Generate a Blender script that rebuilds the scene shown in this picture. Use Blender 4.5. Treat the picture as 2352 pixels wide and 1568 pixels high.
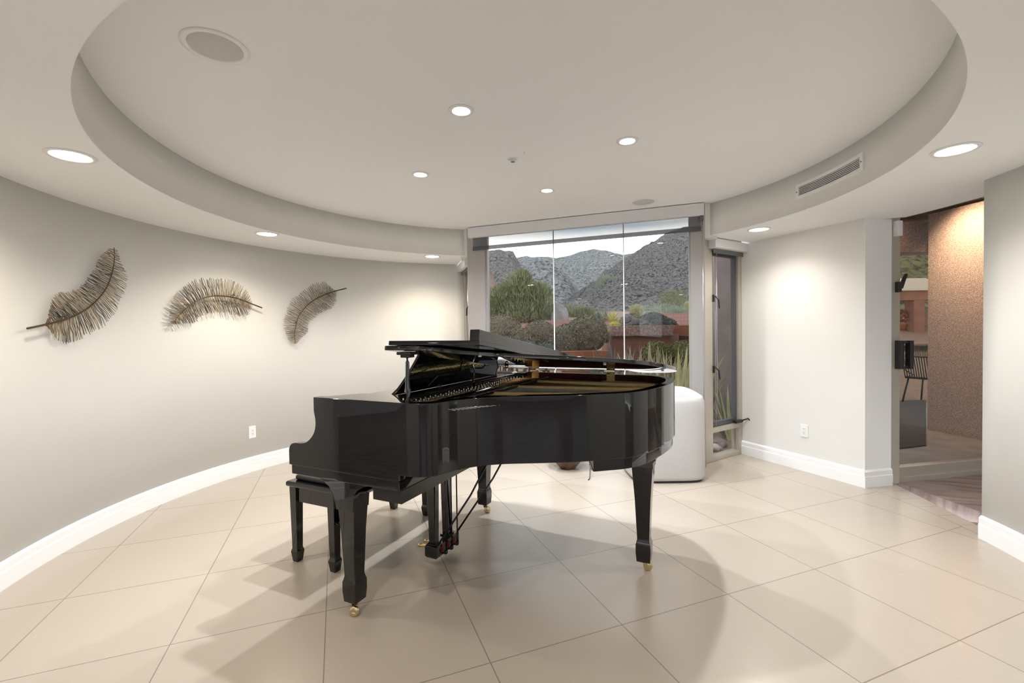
import bpy, bmesh, math, random
from mathutils import Vector, Matrix, noise
import numpy as np
random.seed(7)
RNG = np.random.default_rng(11)
scene = bpy.context.scene
for o in list(bpy.data.objects):
    bpy.data.objects.remove(o)
COL = scene.collection
PI = math.pi

# ------------------------------------------------------------------ camera
H = 1.32
F = 1045.33                      # focal length in pixels of a 2352 x 1568 frame (16 mm on 36 mm)
RIGHT = Vector((0.999890653, -0.000315294, -0.0147845642))
DOWN = Vector((-0.0147879258, -0.0213186927, -0.999663359))
FWD = Vector((0.0, 0.999772681, -0.0213210241))
EYE = Vector((0, 0, H))
cam = bpy.data.objects.new('camera', bpy.data.cameras.new('camera'))
COL.objects.link(cam)
cam.data.sensor_width = 36
cam.data.lens = F * 36 / 2352
cam.data.clip_start = 0.05
cam.data.clip_end = 3000
m = Matrix.Identity(4)
for i in range(3):
    m[i][0] = RIGHT[i]; m[i][1] = -DOWN[i]; m[i][2] = -FWD[i]; m[i][3] = EYE[i]
cam.matrix_world = m
scene.camera = cam

# ------------------------------------------------------------------ view / world / sun
scene.view_settings.view_transform = 'Standard'
scene.view_settings.look = 'None'
scene.view_settings.gamma = 1
scene.view_settings.exposure = 1.95
scene.view_settings.use_curve_mapping = False
SKY = 1.0
SPOT = 1.0
WARM = (1.0, 0.86, 0.65)
NEUT = (1.0, 0.95, 0.87)
COOL = (0.93, 0.965, 1.0)

W = bpy.data.worlds.new('sky'); scene.world = W
W.use_nodes = True
nt = W.node_tree; nt.nodes.clear()
out = nt.nodes.new('ShaderNodeOutputWorld'); bg = nt.nodes.new('ShaderNodeBackground')
tc = nt.nodes.new('ShaderNodeTexCoord'); mp = nt.nodes.new('ShaderNodeMapping')
mp.inputs['Scale'].default_value = (2.0, 2.0, 9.0)
nz = nt.nodes.new('ShaderNodeTexNoise'); nz.inputs['Scale'].default_value = 1.6; nz.inputs['Detail'].default_value = 6
rp = nt.nodes.new('ShaderNodeValToRGB')
rp.color_ramp.elements[0].position = 0.38; rp.color_ramp.elements[0].color = (0.34, 0.44, 0.54, 1)
rp.color_ramp.elements[1].position = 0.62; rp.color_ramp.elements[1].color = (0.66, 0.64, 0.60, 1)
sx = nt.nodes.new('ShaderNodeSeparateXYZ')
hz = nt.nodes.new('ShaderNodeMapRange'); hz.inputs['From Min'].default_value = 0.215; hz.inputs['From Max'].default_value = 0.17
mxw = nt.nodes.new('ShaderNodeMixRGB'); mxw.inputs['Color2'].default_value = (2.6, 2.55, 2.45, 1)
L = nt.links.new
L(tc.outputs['Generated'], mp.inputs['Vector']); L(mp.outputs['Vector'], nz.inputs['Vector'])
L(nz.outputs['Fac'], rp.inputs['Fac']); L(tc.outputs['Generated'], sx.inputs['Vector'])
hy = nt.nodes.new('ShaderNodeMapRange'); hy.inputs['From Min'].default_value = 0.2; hy.inputs['From Max'].default_value = 0.8; hy.inputs['To Min'].default_value = 0.15
hm = nt.nodes.new('ShaderNodeMath'); hm.operation = 'MULTIPLY'          # the bright horizon lies on the hill side, where the sun went down
L(sx.outputs['Z'], hz.inputs['Value']); L(sx.outputs['Y'], hy.inputs['Value']); L(hz.outputs['Result'], hm.inputs[0]); L(hy.outputs['Result'], hm.inputs[1]); L(hm.outputs[0], mxw.inputs['Fac'])
L(rp.outputs['Color'], mxw.inputs['Color1']); L(mxw.outputs['Color'], bg.inputs['Color'])
bg.inputs['Strength'].default_value = 0.70 * SKY
L(bg.outputs['Background'], out.inputs['Surface'])

# ------------------------------------------------------------------ measuring helpers (pixel of the photo -> point)
def ray(u, v):
    return (RIGHT * ((u - 1176) / F) + DOWN * ((v - 784) / F) + FWD)
def at_z(u, v, z):
    d = ray(u, v); return EYE + d * ((z - H) / d.z)
def at_y(u, v, y):
    d = ray(u, v); return EYE + d * (y / d.y)
def on_cyl(u, v, c, r):
    d = ray(u, v); ox, oy = -c[0], -c[1]
    a = d.x * d.x + d.y * d.y; b = 2 * (ox * d.x + oy * d.y); k = ox * ox + oy * oy - r * r
    t = (-b + math.sqrt(b * b - 4 * a * k)) / (2 * a)
    return EYE + d * t

# ------------------------------------------------------------------ materials
def P(name, col, rough=0.5, metal=0.0, coat=0.0, spec=0.5, trans=0.0):
    mt = bpy.data.materials.new(name); mt.use_nodes = True
    b = mt.node_tree.nodes['Principled BSDF']
    b.inputs['Base Color'].default_value = (*col, 1); b.inputs['Roughness'].default_value = rough
    b.inputs['Metallic'].default_value = metal; b.inputs['Coat Weight'].default_value = coat
    b.inputs['Coat Roughness'].default_value = 0.02
    b.inputs['Specular IOR Level'].default_value = spec
    return mt
def N(mt, typ, **kw):
    n = mt.node_tree.nodes.new(typ)
    for k, v in kw.items():
        if k in n.inputs: n.inputs[k].default_value = v
        else: setattr(n, k, v)
    return n
def lk(mt, a, b): mt.node_tree.links.new(a, b)
def bsdf(mt): return mt.node_tree.nodes['Principled BSDF']
def noisy(name, c1, c2, scale, rough=0.7, bump=0.0, detail=5, stretch=(1, 1, 1), lo=0.35, hi=0.65, metal=0, bscale=None, c3=None):
    mt = P(name, c1, rough, metal)
    t = N(mt, 'ShaderNodeTexCoord'); mpn = N(mt, 'ShaderNodeMapping'); mpn.inputs['Scale'].default_value = stretch
    n = N(mt, 'ShaderNodeTexNoise', Scale=scale, Detail=detail)
    r = N(mt, 'ShaderNodeValToRGB')
    r.color_ramp.elements[0].position = lo; r.color_ramp.elements[0].color = (*c1, 1)
    r.color_ramp.elements[1].position = hi; r.color_ramp.elements[1].color = (*c2, 1)
    if c3:
        e = r.color_ramp.elements.new((lo + hi) / 2); e.color = (*c3, 1)
    lk(mt, t.outputs['Object'], mpn.inputs['Vector']); lk(mt, mpn.outputs['Vector'], n.inputs['Vector'])
    lk(mt, n.outputs['Fac'], r.inputs['Fac']); lk(mt, r.outputs['Color'], bsdf(mt).inputs['Base Color'])
    if bump:
        n2 = N(mt, 'ShaderNodeTexNoise', Scale=bscale or scale * 2, Detail=6)
        lk(mt, mpn.outputs['Vector'], n2.inputs['Vector'])
        bp = N(mt, 'ShaderNodeBump', Strength=bump, Distance=0.02)
        lk(mt, n2.outputs['Fac'], bp.inputs['Height']); lk(mt, bp.outputs['Normal'], bsdf(mt).inputs['Normal'])
    return mt
def emis(name, col, s):
    mt = bpy.data.materials.new(name); mt.use_nodes = True; t = mt.node_tree; t.nodes.clear()
    e = t.nodes.new('ShaderNodeEmission'); e.inputs['Color'].default_value = (*col, 1); e.inputs['Strength'].default_value = s
    o = t.nodes.new('ShaderNodeOutputMaterial'); t.links.new(e.outputs['Emission'], o.inputs['Surface']); return mt
def glassmat(name, tint=(1, 1, 1), ior=1.5, rough=0.0):
    mt = bpy.data.materials.new(name); mt.use_nodes = True; t = mt.node_tree; t.nodes.clear()
    tr = t.nodes.new('ShaderNodeBsdfTransparent'); tr.inputs['Color'].default_value = (*tint, 1)
    gl = t.nodes.new('ShaderNodeBsdfGlossy'); gl.inputs['Roughness'].default_value = rough
    fr = t.nodes.new('ShaderNodeFresnel'); fr.inputs['IOR'].default_value = ior
    mx = t.nodes.new('ShaderNodeMixShader'); o = t.nodes.new('ShaderNodeOutputMaterial')
    ge = t.nodes.new('ShaderNodeNewGeometry'); iv = t.nodes.new('ShaderNodeMath'); iv.operation = 'SUBTRACT'; iv.inputs[0].default_value = 1.0
    ml = t.nodes.new('ShaderNodeMath'); ml.operation = 'MULTIPLY'      # reflect once per pane: only where a ray enters it
    t.links.new(ge.outputs['Backfacing'], iv.inputs[1]); t.links.new(iv.outputs[0], ml.inputs[0]); t.links.new(fr.outputs['Fac'], ml.inputs[1])
    t.links.new(ml.outputs[0], mx.inputs['Fac']); t.links.new(tr.outputs[0], mx.inputs[1]); t.links.new(gl.outputs[0], mx.inputs[2])
    t.links.new(mx.outputs[0], o.inputs['Surface']); return mt
def sheer(name, col, opacity):
    mt = bpy.data.materials.new(name); mt.use_nodes = True; t = mt.node_tree; t.nodes.clear()
    tr = t.nodes.new('ShaderNodeBsdfTransparent')
    df = t.nodes.new('ShaderNodeBsdfDiffuse'); df.inputs['Color'].default_value = (*col, 1)
    mx = t.nodes.new('ShaderNodeMixShader'); mx.inputs['Fac'].default_value = opacity
    o = t.nodes.new('ShaderNodeOutputMaterial')
    t.links.new(tr.outputs[0], mx.inputs[1]); t.links.new(df.outputs[0], mx.inputs[2]); t.links.new(mx.outputs[0], o.inputs['Surface']); return mt

WALLC = (0.755, 0.745, 0.715)
M = {}
M['wall'] = noisy('wall_paint', WALLC, tuple(c * 0.985 for c in WALLC), 3.0, 0.6, 0.02, bscale=180)
M['ceil'] = P('ceiling_paint', (0.87, 0.87, 0.865), 0.75)
M['trim'] = P('white_trim_paint', (0.87, 0.875, 0.88), 0.4)
M['white'] = P('white_plastic', (0.82, 0.82, 0.82), 0.35)
M['slot'] = P('dark_slot', (0.02, 0.02, 0.02), 0.6)
M['alu'] = P('beige_aluminium', (0.50, 0.46, 0.40), 0.38, 0.35)
M['alugrey'] = P('grey_aluminium', (0.42, 0.40, 0.39), 0.4, 0.3)
M['sash'] = P('dark_grey_sash', (0.09, 0.095, 0.105), 0.4, 0.2)
M['silicone'] = P('white_sealant', (0.86, 0.86, 0.84), 0.5)
M['valance'] = P('valance_fabric', (0.74, 0.74, 0.75), 0.7)
M['black_metal'] = P('black_metal', (0.015, 0.015, 0.017), 0.35)
M['black'] = P('black_lacquer', (0.0030, 0.0032, 0.0038), 0.03, 0.0, 0.3, 0.5)
M['blacksatin'] = P('black_satin', (0.008, 0.008, 0.009), 0.22)
M['brass'] = P('brass', (0.78, 0.58, 0.28), 0.22, 1.0)
M['chrome'] = P('pale_brass', (0.66, 0.54, 0.32), 0.22, 1.0)
M['gold'] = noisy('gold_plate', (0.70, 0.50, 0.19), (0.78, 0.58, 0.25), 14, 0.42, 0.05, metal=0.15)
M['mahog'] = noisy('mahogany_veneer', (0.050, 0.012, 0.008), (0.095, 0.026, 0.015), 9, 0.12, stretch=(0.4, 6, 6))
M['copper'] = P('copper_winding', (0.40, 0.20, 0.09), 0.4, 1.0)
M['steel'] = P('steel', (0.70, 0.70, 0.70), 0.25, 1.0)
M['redfelt'] = P('red_felt', (0.20, 0.012, 0.014), 0.9)
M['spruce'] = noisy('soundboard', (0.48, 0.30, 0.12), (0.58, 0.38, 0.17), 8, 0.4, stretch=(1, 14, 1))
M['glass'] = glassmat('window_glass', (0.985, 0.99, 0.985))
M['tglass'] = glassmat('door_glass', (0.80, 0.75, 0.70), 1.62)
M['sheer'] = sheer('sheer_shade_mesh', (0.22, 0.23, 0.25), 0.48)
M['hem'] = sheer('shade_hem_bar', (0.14, 0.145, 0.16), 0.82)
M['shadeop'] = P('dark_shade_fabric', (0.13, 0.135, 0.14), 0.7)
M['lens'] = emis('lamp_lens', (1.0, 0.93, 0.82), 9.0)
M['grille'] = P('speaker_grille', (0.60, 0.595, 0.58), 0.8)
M['boucle'] = noisy('white_upholstery', (0.56, 0.55, 0.55), (0.62, 0.61, 0.61), 160, 0.95, 0.25)
M['bronze'] = noisy('bronze_glaze', (0.10, 0.055, 0.03), (0.17, 0.10, 0.055), 7, 0.35, metal=0.5)
M['leather'] = P('black_leather', (0.012, 0.012, 0.013), 0.45)
M['wire_dark'] = noisy('dark_iron_wire', (0.06, 0.048, 0.036), (0.36, 0.26, 0.13), 9, 0.5, metal=0.5)
M['quill'] = P('bronze_quill', (0.085, 0.058, 0.032), 0.4, 0.6)
# outside
M['gravel'] = noisy('desert_gravel', (0.20, 0.13, 0.09), (0.34, 0.24, 0.18), 30, 0.95, 0.5)
M['hill'] = None
M['stucco'] = noisy('terracotta_stucco', (0.27, 0.13, 0.09), (0.34, 0.175, 0.125), 3.5, 0.95, 0.4, bscale=70)
M['mauve'] = noisy('shaded_mauve_stucco', (0.20, 0.155, 0.145), (0.25, 0.20, 0.19), 4, 0.95, 0.3, bscale=60)  # wing wall stucco, the shade it stands in put into the colour
M['sand'] = noisy('sandy_stucco', (0.34, 0.265, 0.25), (0.66, 0.55, 0.52), 95, 0.95, 0.8, bscale=110, lo=0.4, hi=0.62)
M['rustwall'] = noisy('rust_stucco', (0.30, 0.10, 0.045), (0.36, 0.13, 0.06), 5, 0.9, 0.3, bscale=60)
M['cap'] = noisy('exposed_aggregate', (0.24, 0.13, 0.10), (0.42, 0.33, 0.30), 26, 0.95, 0.3, lo=0.45, hi=0.75)
M['pinkblock'] = None
M['wood'] = noisy('brown_beam_wood', (0.16, 0.10, 0.06), (0.24, 0.155, 0.10), 4, 0.7, stretch=(1, 9, 9))
M['patio'] = noisy('patio_stone', (0.30, 0.27, 0.26), (0.42, 0.38, 0.36), 4, 0.6, 0.1)
M['mat'] = noisy('dark_mat', (0.05, 0.05, 0.053), (0.085, 0.085, 0.09), 60, 0.95, 0.2)
M['statue'] = noisy('grey_stone', (0.13, 0.12, 0.125), (0.21, 0.195, 0.20), 12, 0.9, 0.3)
M['bark'] = noisy('bark', (0.12, 0.08, 0.05), (0.22, 0.15, 0.10), 12, 0.95, 0.3)
M['rock'] = noisy('boulder_rock', (0.16, 0.11, 0.10), (0.30, 0.22, 0.20), 1.2, 0.95, 0.6)
M['rockgrey'] = noisy('grey_rock', (0.15, 0.13, 0.13), (0.26, 0.235, 0.23), 1.2, 0.95, 0.6)
M['log'] = noisy('pale_dead_wood', (0.34, 0.30, 0.26), (0.46, 0.42, 0.37), 8, 0.9, 0.3)
def leafmat(name, c1, c2, sc=34):
    return noisy(name, c1, c2, sc, 0.75, detail=3, lo=0.3, hi=0.7)
M['leaf_brown'] = leafmat('brownish_hedge_leaf', (0.085, 0.062, 0.03), (0.30, 0.255, 0.18))
M['leaf_dark'] = leafmat('dark_hedge_leaf', (0.02, 0.032, 0.022), (0.16, 0.18, 0.15))
M['leaf_green'] = leafmat('green_hedge_leaf', (0.085, 0.085, 0.020), (0.22, 0.205, 0.07))
M['leaf_tree'] = leafmat('palo_verde_leaf', (0.15, 0.175, 0.08), (0.29, 0.31, 0.16), 3)
M['leaf_sunlit'] = leafmat('sunlit_yellow_leaf', (0.42, 0.40, 0.06), (0.60, 0.56, 0.12))  # warm sunlight on the yucca and planter-end hedge put into the leaf colour
M['leaf_straw'] = leafmat('straw_leaf', (0.36, 0.34, 0.17), (0.50, 0.47, 0.27))
M['leaf_sage'] = leafmat('sage_leaf', (0.22, 0.26, 0.19), (0.36, 0.40, 0.29))
M['agave_tan'] = leafmat('tan_agave_blade', (0.27, 0.20, 0.14), (0.47, 0.41, 0.28), 3)
M['agave_green'] = leafmat('yellow_green_agave_blade', (0.36, 0.35, 0.16), (0.58, 0.55, 0.33), 3)
M['agave_blue'] = leafmat('blue_green_agave_blade', (0.11, 0.14, 0.13), (0.22, 0.25, 0.22), 3)
M['cactus'] = noisy('cactus_skin', (0.16, 0.18, 0.07), (0.30, 0.29, 0.13), 20, 0.9, stretch=(6, 6, 1))

# floor tile with grout lines and a woven grain
def tile_mat(name, size, turn, ox, oy, ca, cb, grout, gw, rough, border=None):
    mt = P(name, ca, rough)
    t0 = N(mt, 'ShaderNodeTexCoord'); t = N(mt, 'ShaderNodeVectorRotate', rotation_type='Z_AXIS'); t.inputs['Angle'].default_value = turn; lk(mt, t0.outputs['Object'], t.inputs['Vector'])
    s = N(mt, 'ShaderNodeSeparateXYZ'); lk(mt, t.outputs[0], s.inputs['Vector'])
    masks = []; cells = []
    for ax, off in (('X', ox), ('Y', oy)):
        a = N(mt, 'ShaderNodeMath', operation='SUBTRACT'); a.inputs[1].default_value = off; lk(mt, s.outputs[ax], a.inputs[0])
        d = N(mt, 'ShaderNodeMath', operation='DIVIDE'); d.inputs[1].default_value = size; lk(mt, a.outputs[0], d.inputs[0])
        fl = N(mt, 'ShaderNodeMath', operation='FLOOR'); lk(mt, d.outputs[0], fl.inputs[0]); cells.append(fl)
        fr = N(mt, 'ShaderNodeMath', operation='FRACT'); lk(mt, d.outputs[0], fr.inputs[0])
        h = N(mt, 'ShaderNodeMath', operation='SUBTRACT'); h.inputs[1].default_value = 0.5; lk(mt, fr.outputs[0], h.inputs[0])
        ab = N(mt, 'ShaderNodeMath', operation='ABSOLUTE'); lk(mt, h.outputs[0], ab.inputs[0])
        g = N(mt, 'ShaderNodeMath', operation='GREATER_THAN'); g.inputs[1].default_value = 0.5 - gw / size / 2; lk(mt, ab.outputs[0], g.inputs[0]); masks.append(g)
    mk = N(mt, 'ShaderNodeMath', operation='MAXIMUM'); lk(mt, masks[0].outputs[0], mk.inputs[0]); lk(mt, masks[1].outputs[0], mk.inputs[1])
    if border:      # ring border of cut tiles at the edge of the round floor
        ln = N(mt, 'ShaderNodeVectorMath', operation='LENGTH'); lk(mt, t0.outputs['Object'], ln.inputs[0])
        ins = N(mt, 'ShaderNodeMath', operation='LESS_THAN'); ins.inputs[1].default_value = border; lk(mt, ln.outputs['Value'], ins.inputs[0])
        gi = N(mt, 'ShaderNodeMath', operation='MULTIPLY'); lk(mt, mk.outputs[0], gi.inputs[0]); lk(mt, ins.outputs[0], gi.inputs[1])
        df = N(mt, 'ShaderNodeMath', operation='SUBTRACT'); df.inputs[1].default_value = border; lk(mt, ln.outputs['Value'], df.inputs[0])
        da = N(mt, 'ShaderNodeMath', operation='ABSOLUTE'); lk(mt, df.outputs[0], da.inputs[0])
        dl = N(mt, 'ShaderNodeMath', operation='LESS_THAN'); dl.inputs[1].default_value = gw * 0.5; lk(mt, da.outputs[0], dl.inputs[0])
        so = N(mt, 'ShaderNodeSeparateXYZ'); lk(mt, t0.outputs['Object'], so.inputs['Vector'])
        an = N(mt, 'ShaderNodeMath', operation='ARCTAN2'); lk(mt, so.outputs['Y'], an.inputs[0]); lk(mt, so.outputs['X'], an.inputs[1])
        am = N(mt, 'ShaderNodeMath', operation='MULTIPLY'); am.inputs[1].default_value = 19.0; lk(mt, an.outputs[0], am.inputs[0])
        af = N(mt, 'ShaderNodeMath', operation='FRACT'); lk(mt, am.outputs[0], af.inputs[0])
        al = N(mt, 'ShaderNodeMath', operation='LESS_THAN'); al.inputs[1].default_value = 0.022; lk(mt, af.outputs[0], al.inputs[0])
        iv = N(mt, 'ShaderNodeMath', operation='SUBTRACT'); iv.inputs[0].default_value = 1.0; lk(mt, ins.outputs[0], iv.inputs[1])
        ar = N(mt, 'ShaderNodeMath', operation='MULTIPLY'); lk(mt, al.outputs[0], ar.inputs[0]); lk(mt, iv.outputs[0], ar.inputs[1])
        m3 = N(mt, 'ShaderNodeMath', operation='MAXIMUM'); lk(mt, gi.outputs[0], m3.inputs[0]); lk(mt, dl.outputs[0], m3.inputs[1])
        mk = N(mt, 'ShaderNodeMath', operation='MAXIMUM'); lk(mt, m3.outputs[0], mk.inputs[0]); lk(mt, ar.outputs[0], mk.inputs[1])
    cv = N(mt, 'ShaderNodeCombineXYZ'); lk(mt, cells[0].outputs[0], cv.inputs[0]); lk(mt, cells[1].outputs[0], cv.inputs[1])
    wn = N(mt, 'ShaderNodeTexWhiteNoise'); lk(mt, cv.outputs[0], wn.inputs['Vector'])
    m1 = N(mt, 'ShaderNodeMapping'); m1.inputs['Scale'].default_value = (6, 140, 1); lk(mt, t.outputs[0], m1.inputs['Vector'])
    m2 = N(mt, 'ShaderNodeMapping'); m2.inputs['Scale'].default_value = (140, 6, 1); lk(mt, t.outputs[0], m2.inputs['Vector'])
    n1 = N(mt, 'ShaderNodeTexNoise', Scale=1.6, Detail=3); lk(mt, m1.outputs[0], n1.inputs['Vector'])
    n2 = N(mt, 'ShaderNodeTexNoise', Scale=1.6, Detail=3); lk(mt, m2.outputs[0], n2.inputs['Vector'])
    ad = N(mt, 'ShaderNodeMath', operation='ADD'); lk(mt, n1.outputs['Fac'], ad.inputs[0]); lk(mt, n2.outputs['Fac'], ad.inputs[1])
    hf = N(mt, 'ShaderNodeMath', operation='MULTIPLY_ADD'); hf.inputs[1].default_value = 0.13; hf.inputs[2].default_value = 0.25; lk(mt, ad.outputs[0], hf.inputs[0])
    w2 = N(mt, 'ShaderNodeMath', operation='MULTIPLY_ADD'); w2.inputs[1].default_value = 0.22; lk(mt, wn.outputs['Value'], w2.inputs[0]); lk(mt, hf.outputs[0], w2.inputs[2])
    mx = N(mt, 'ShaderNodeMixRGB'); mx.inputs['Color1'].default_value = (*ca, 1); mx.inputs['Color2'].default_value = (*cb, 1); lk(mt, w2.outputs[0], mx.inputs['Fac'])
    mg = N(mt, 'ShaderNodeMixRGB'); mg.inputs['Color2'].default_value = (*grout, 1); lk(mt, mk.outputs[0], mg.inputs['Fac']); lk(mt, mx.outputs[0], mg.inputs['Color1'])
    lk(mt, mg.outputs[0], bsdf(mt).inputs['Base Color'])
    rr = N(mt, 'ShaderNodeMath', operation='MULTIPLY_ADD'); rr.inputs[1].default_value = 0.08; rr.inputs[2].default_value = rough - 0.04; lk(mt, ad.outputs[0], rr.inputs[0]); lk(mt, rr.outputs[0], bsdf(mt).inputs['Roughness'])
    bp = N(mt, 'ShaderNodeBump', Strength=0.03, Distance=0.001); lk(mt, ad.outputs[0], bp.inputs['Height']); lk(mt, bp.outputs[0], bsdf(mt).inputs['Normal'])
    return mt
M['tile'] = tile_mat('floor_tile', 0.621, -0.73688, 0.0037, -1.2084, (0.425, 0.365, 0.305), (0.50, 0.44, 0.375), (0.25, 0.205, 0.165), 0.0046, 0.21, 2.90)
M['slate'] = noisy('hall_slate', (0.17, 0.105, 0.075), (0.31, 0.23, 0.19), 3.0, 0.3, stretch=(1, 6, 1), c3=(0.24, 0.19, 0.19))
def blockmat():
    mt = P('pink_block_wall', (0.36, 0.2, 0.17), 0.95)
    t = N(mt, 'ShaderNodeTexCoord'); b = N(mt, 'ShaderNodeTexBrick', Scale=2.2)
    b.inputs['Color1'].default_value = (0.37, 0.20, 0.17, 1); b.inputs['Color2'].default_value = (0.33, 0.18, 0.155, 1); b.inputs['Mortar'].default_value = (0.25, 0.14, 0.12, 1)
    b.inputs['Mortar Size'].default_value = 0.015
    mpn = N(mt, 'ShaderNodeMapping'); mpn.inputs['Rotation'].default_value = (PI / 2, 0, 0)
    lk(mt, t.outputs['Object'], mpn.inputs['Vector']); lk(mt, mpn.outputs['Vector'], b.inputs['Vector']); lk(mt, b.outputs['Color'], bsdf(mt).inputs['Base Color']); return mt
M['pinkblock'] = blockmat()
def hillmat(name, base, rock, sage, sc):
    mt = P(name, base, 0.95, spec=0.1)
    t = N(mt, 'ShaderNodeTexCoord')
    n0 = N(mt, 'ShaderNodeTexNoise', Scale=sc * 0.12, Detail=5)
    n1 = N(mt, 'ShaderNodeTexNoise', Scale=sc, Detail=8, Roughness=0.75)
    v = N(mt, 'ShaderNodeTexVoronoi', Scale=sc * 1.3)
    for n in (n0, n1, v): lk(mt, t.outputs['Object'], n.inputs['Vector'])
    r = N(mt, 'ShaderNodeValToRGB'); e = r.color_ramp.elements
    e[0].position = 0.40; e[0].color = (*[c * 0.22 for c in rock], 1); e[1].position = 0.60; e[1].color = (*[min(1, c * 1.9) for c in rock], 1)
    q = e.new(0.5); q.color = (*rock, 1)
    lk(mt, n1.outputs['Fac'], r.inputs['Fac'])
    r2 = N(mt, 'ShaderNodeValToRGB'); r2.color_ramp.elements[0].position = 0.34; r2.color_ramp.elements[0].color = (1, 1, 1, 1); r2.color_ramp.elements[1].position = 0.50; r2.color_ramp.elements[1].color = (0, 0, 0, 1)
    lk(mt, v.outputs['Distance'], r2.inputs['Fac'])
    r3 = N(mt, 'ShaderNodeMapRange'); r3.inputs['From Min'].default_value = 0.38; r3.inputs['From Max'].default_value = 0.6; r3.inputs['To Min'].default_value = 0.4
    lk(mt, n0.outputs['Fac'], r3.inputs['Value'])
    mu = N(mt, 'ShaderNodeMath', operation='MULTIPLY'); lk(mt, r2.outputs['Color'], mu.inputs[0]); lk(mt, r3.outputs[0], mu.inputs[1])
    mx = N(mt, 'ShaderNodeMixRGB'); mx.inputs['Color2'].default_value = (*sage, 1); lk(mt, mu.outputs[0], mx.inputs['Fac']); lk(mt, r.outputs['Color'], mx.inputs['Color1'])
    lk(mt, mx.outputs[0], bsdf(mt).inputs['Base Color'])
    bp = N(mt, 'ShaderNodeBump', Strength=0.9, Distance=0.8); lk(mt, n1.outputs['Fac'], bp.inputs['Height']); lk(mt, bp.outputs[0], bsdf(mt).inputs['Normal'])
    return mt

# ------------------------------------------------------------------ object helpers
def tag(o, label=None, cat=None, group=None, kind=None):
    if label: o['label'] = label
    if cat: o['category'] = cat
    if group: o['group'] = group
    if kind: o['kind'] = kind
    return o
def thing(name, label, cat, loc=(0, 0, 0), rz=0, group=None):
    o = bpy.data.objects.new(name, None); COL.objects.link(o)
    o.empty_display_size = 0.1
    o.location = loc; o.rotation_euler = (0, 0, rz)
    return tag(o, label, cat, group)
def obj(name, bm, mat, parent=None, smooth=False, bevel=0.0, seg=2, sub=0, angle=35):
    me = bpy.data.meshes.new(name)
    bmesh.ops.recalc_face_normals(bm, faces=bm.faces)
    bm.to_mesh(me); bm.free()
    mats = mat if isinstance(mat, (list, tuple)) else [mat]
    for k in mats: me.materials.append(k)
    o = bpy.data.objects.new(name, me); COL.objects.link(o)
    if smooth:
        for p in me.polygons: p.use_smooth = True
    if parent: o.parent = parent
    if bevel:
        b = o.modifiers.new('bevel', 'BEVEL'); b.width = bevel; b.segments = seg; b.limit_method = 'ANGLE'; b.angle_limit = math.radians(angle)
        for p in me.polygons: p.use_smooth = True
        w = o.modifiers.new('wn', 'WEIGHTED_NORMAL'); w.keep_sharp = True
    if sub:
        s = o.modifiers.new('sub', 'SUBSURF'); s.levels = sub; s.render_levels = sub
    return o
def struct(name, bm, mat, parent=None, label=None, **kw):
    o = obj(name, bm, mat, parent, **kw)
    if parent is None:
        o['kind'] = 'structure'
    if label: o['label'] = label
    return o
def B(): return bmesh.new()
def box(bm, x0, x1, y0, y1, z0, z1, mi=0, mtx=None):
    vs = [bm.verts.new((x, y, z)) for z in (z0, z1) for y in (y0, y1) for x in (x0, x1)]
    if mtx:
        for v in vs: v.co = mtx @ v.co
    for f in ((0, 2, 3, 1), (4, 5, 7, 6), (0, 1, 5, 4), (2, 6, 7, 3), (0, 4, 6, 2), (1, 3, 7, 5)):
        fc = bm.faces.new([vs[i] for i in f]); fc.material_index = mi
    return bm
def prism(bm, pts, z0, z1, axis='z', mi=0):
    """pts: outline in 2D; axis z: (x,y); axis y: pts are (x,z) extruded in y; axis x: pts are (y,z)"""
    def mk(p, h):
        if axis == 'z': return (p[0], p[1], h)
        if axis == 'y': return (p[0], h, p[1])
        return (h, p[0], p[1])
    a = [bm.verts.new(mk(p, z0)) for p in pts]; b = [bm.verts.new(mk(p, z1)) for p in pts]
    n = len(pts)
    fs = [bm.faces.new(a), bm.faces.new(b)]
    for i in range(n):
        fs.append(bm.faces.new((a[i], a[(i + 1) % n], b[(i + 1) % n], b[i])))
    for f in fs: f.material_index = mi
    return bm
def ringprism(bm, outer, inner, z0, z1, mi=(0, 0), closed=True):
    """wall between two outlines with the same number of points; mi = (outside, inside)"""
    n = len(outer)
    rows = [[bm.verts.new((*p, z)) for p in ps] for ps in (outer, inner) for z in (z0, z1)]
    o0, o1, i0, i1 = rows
    rng = range(n if closed else n - 1)
    for i in rng:
        j = (i + 1) % n
        for q, k in (((o0[i], o0[j], o1[j], o1[i]), mi[0]), ((i0[i], i1[i], i1[j], i0[j]), mi[1]), ((o1[i], o1[j], i1[j], i1[i]), mi[0]), ((o0[i], i0[i], i0[j], o0[j]), mi[0])):
            f = bm.faces.new(q); f.material_index = k
    if not closed:
        bm.faces.new((o0[0], o1[0], i1[0], i0[0])); bm.faces.new((o0[-1], i0[-1], i1[-1], o1[-1]))
    return bm
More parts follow.
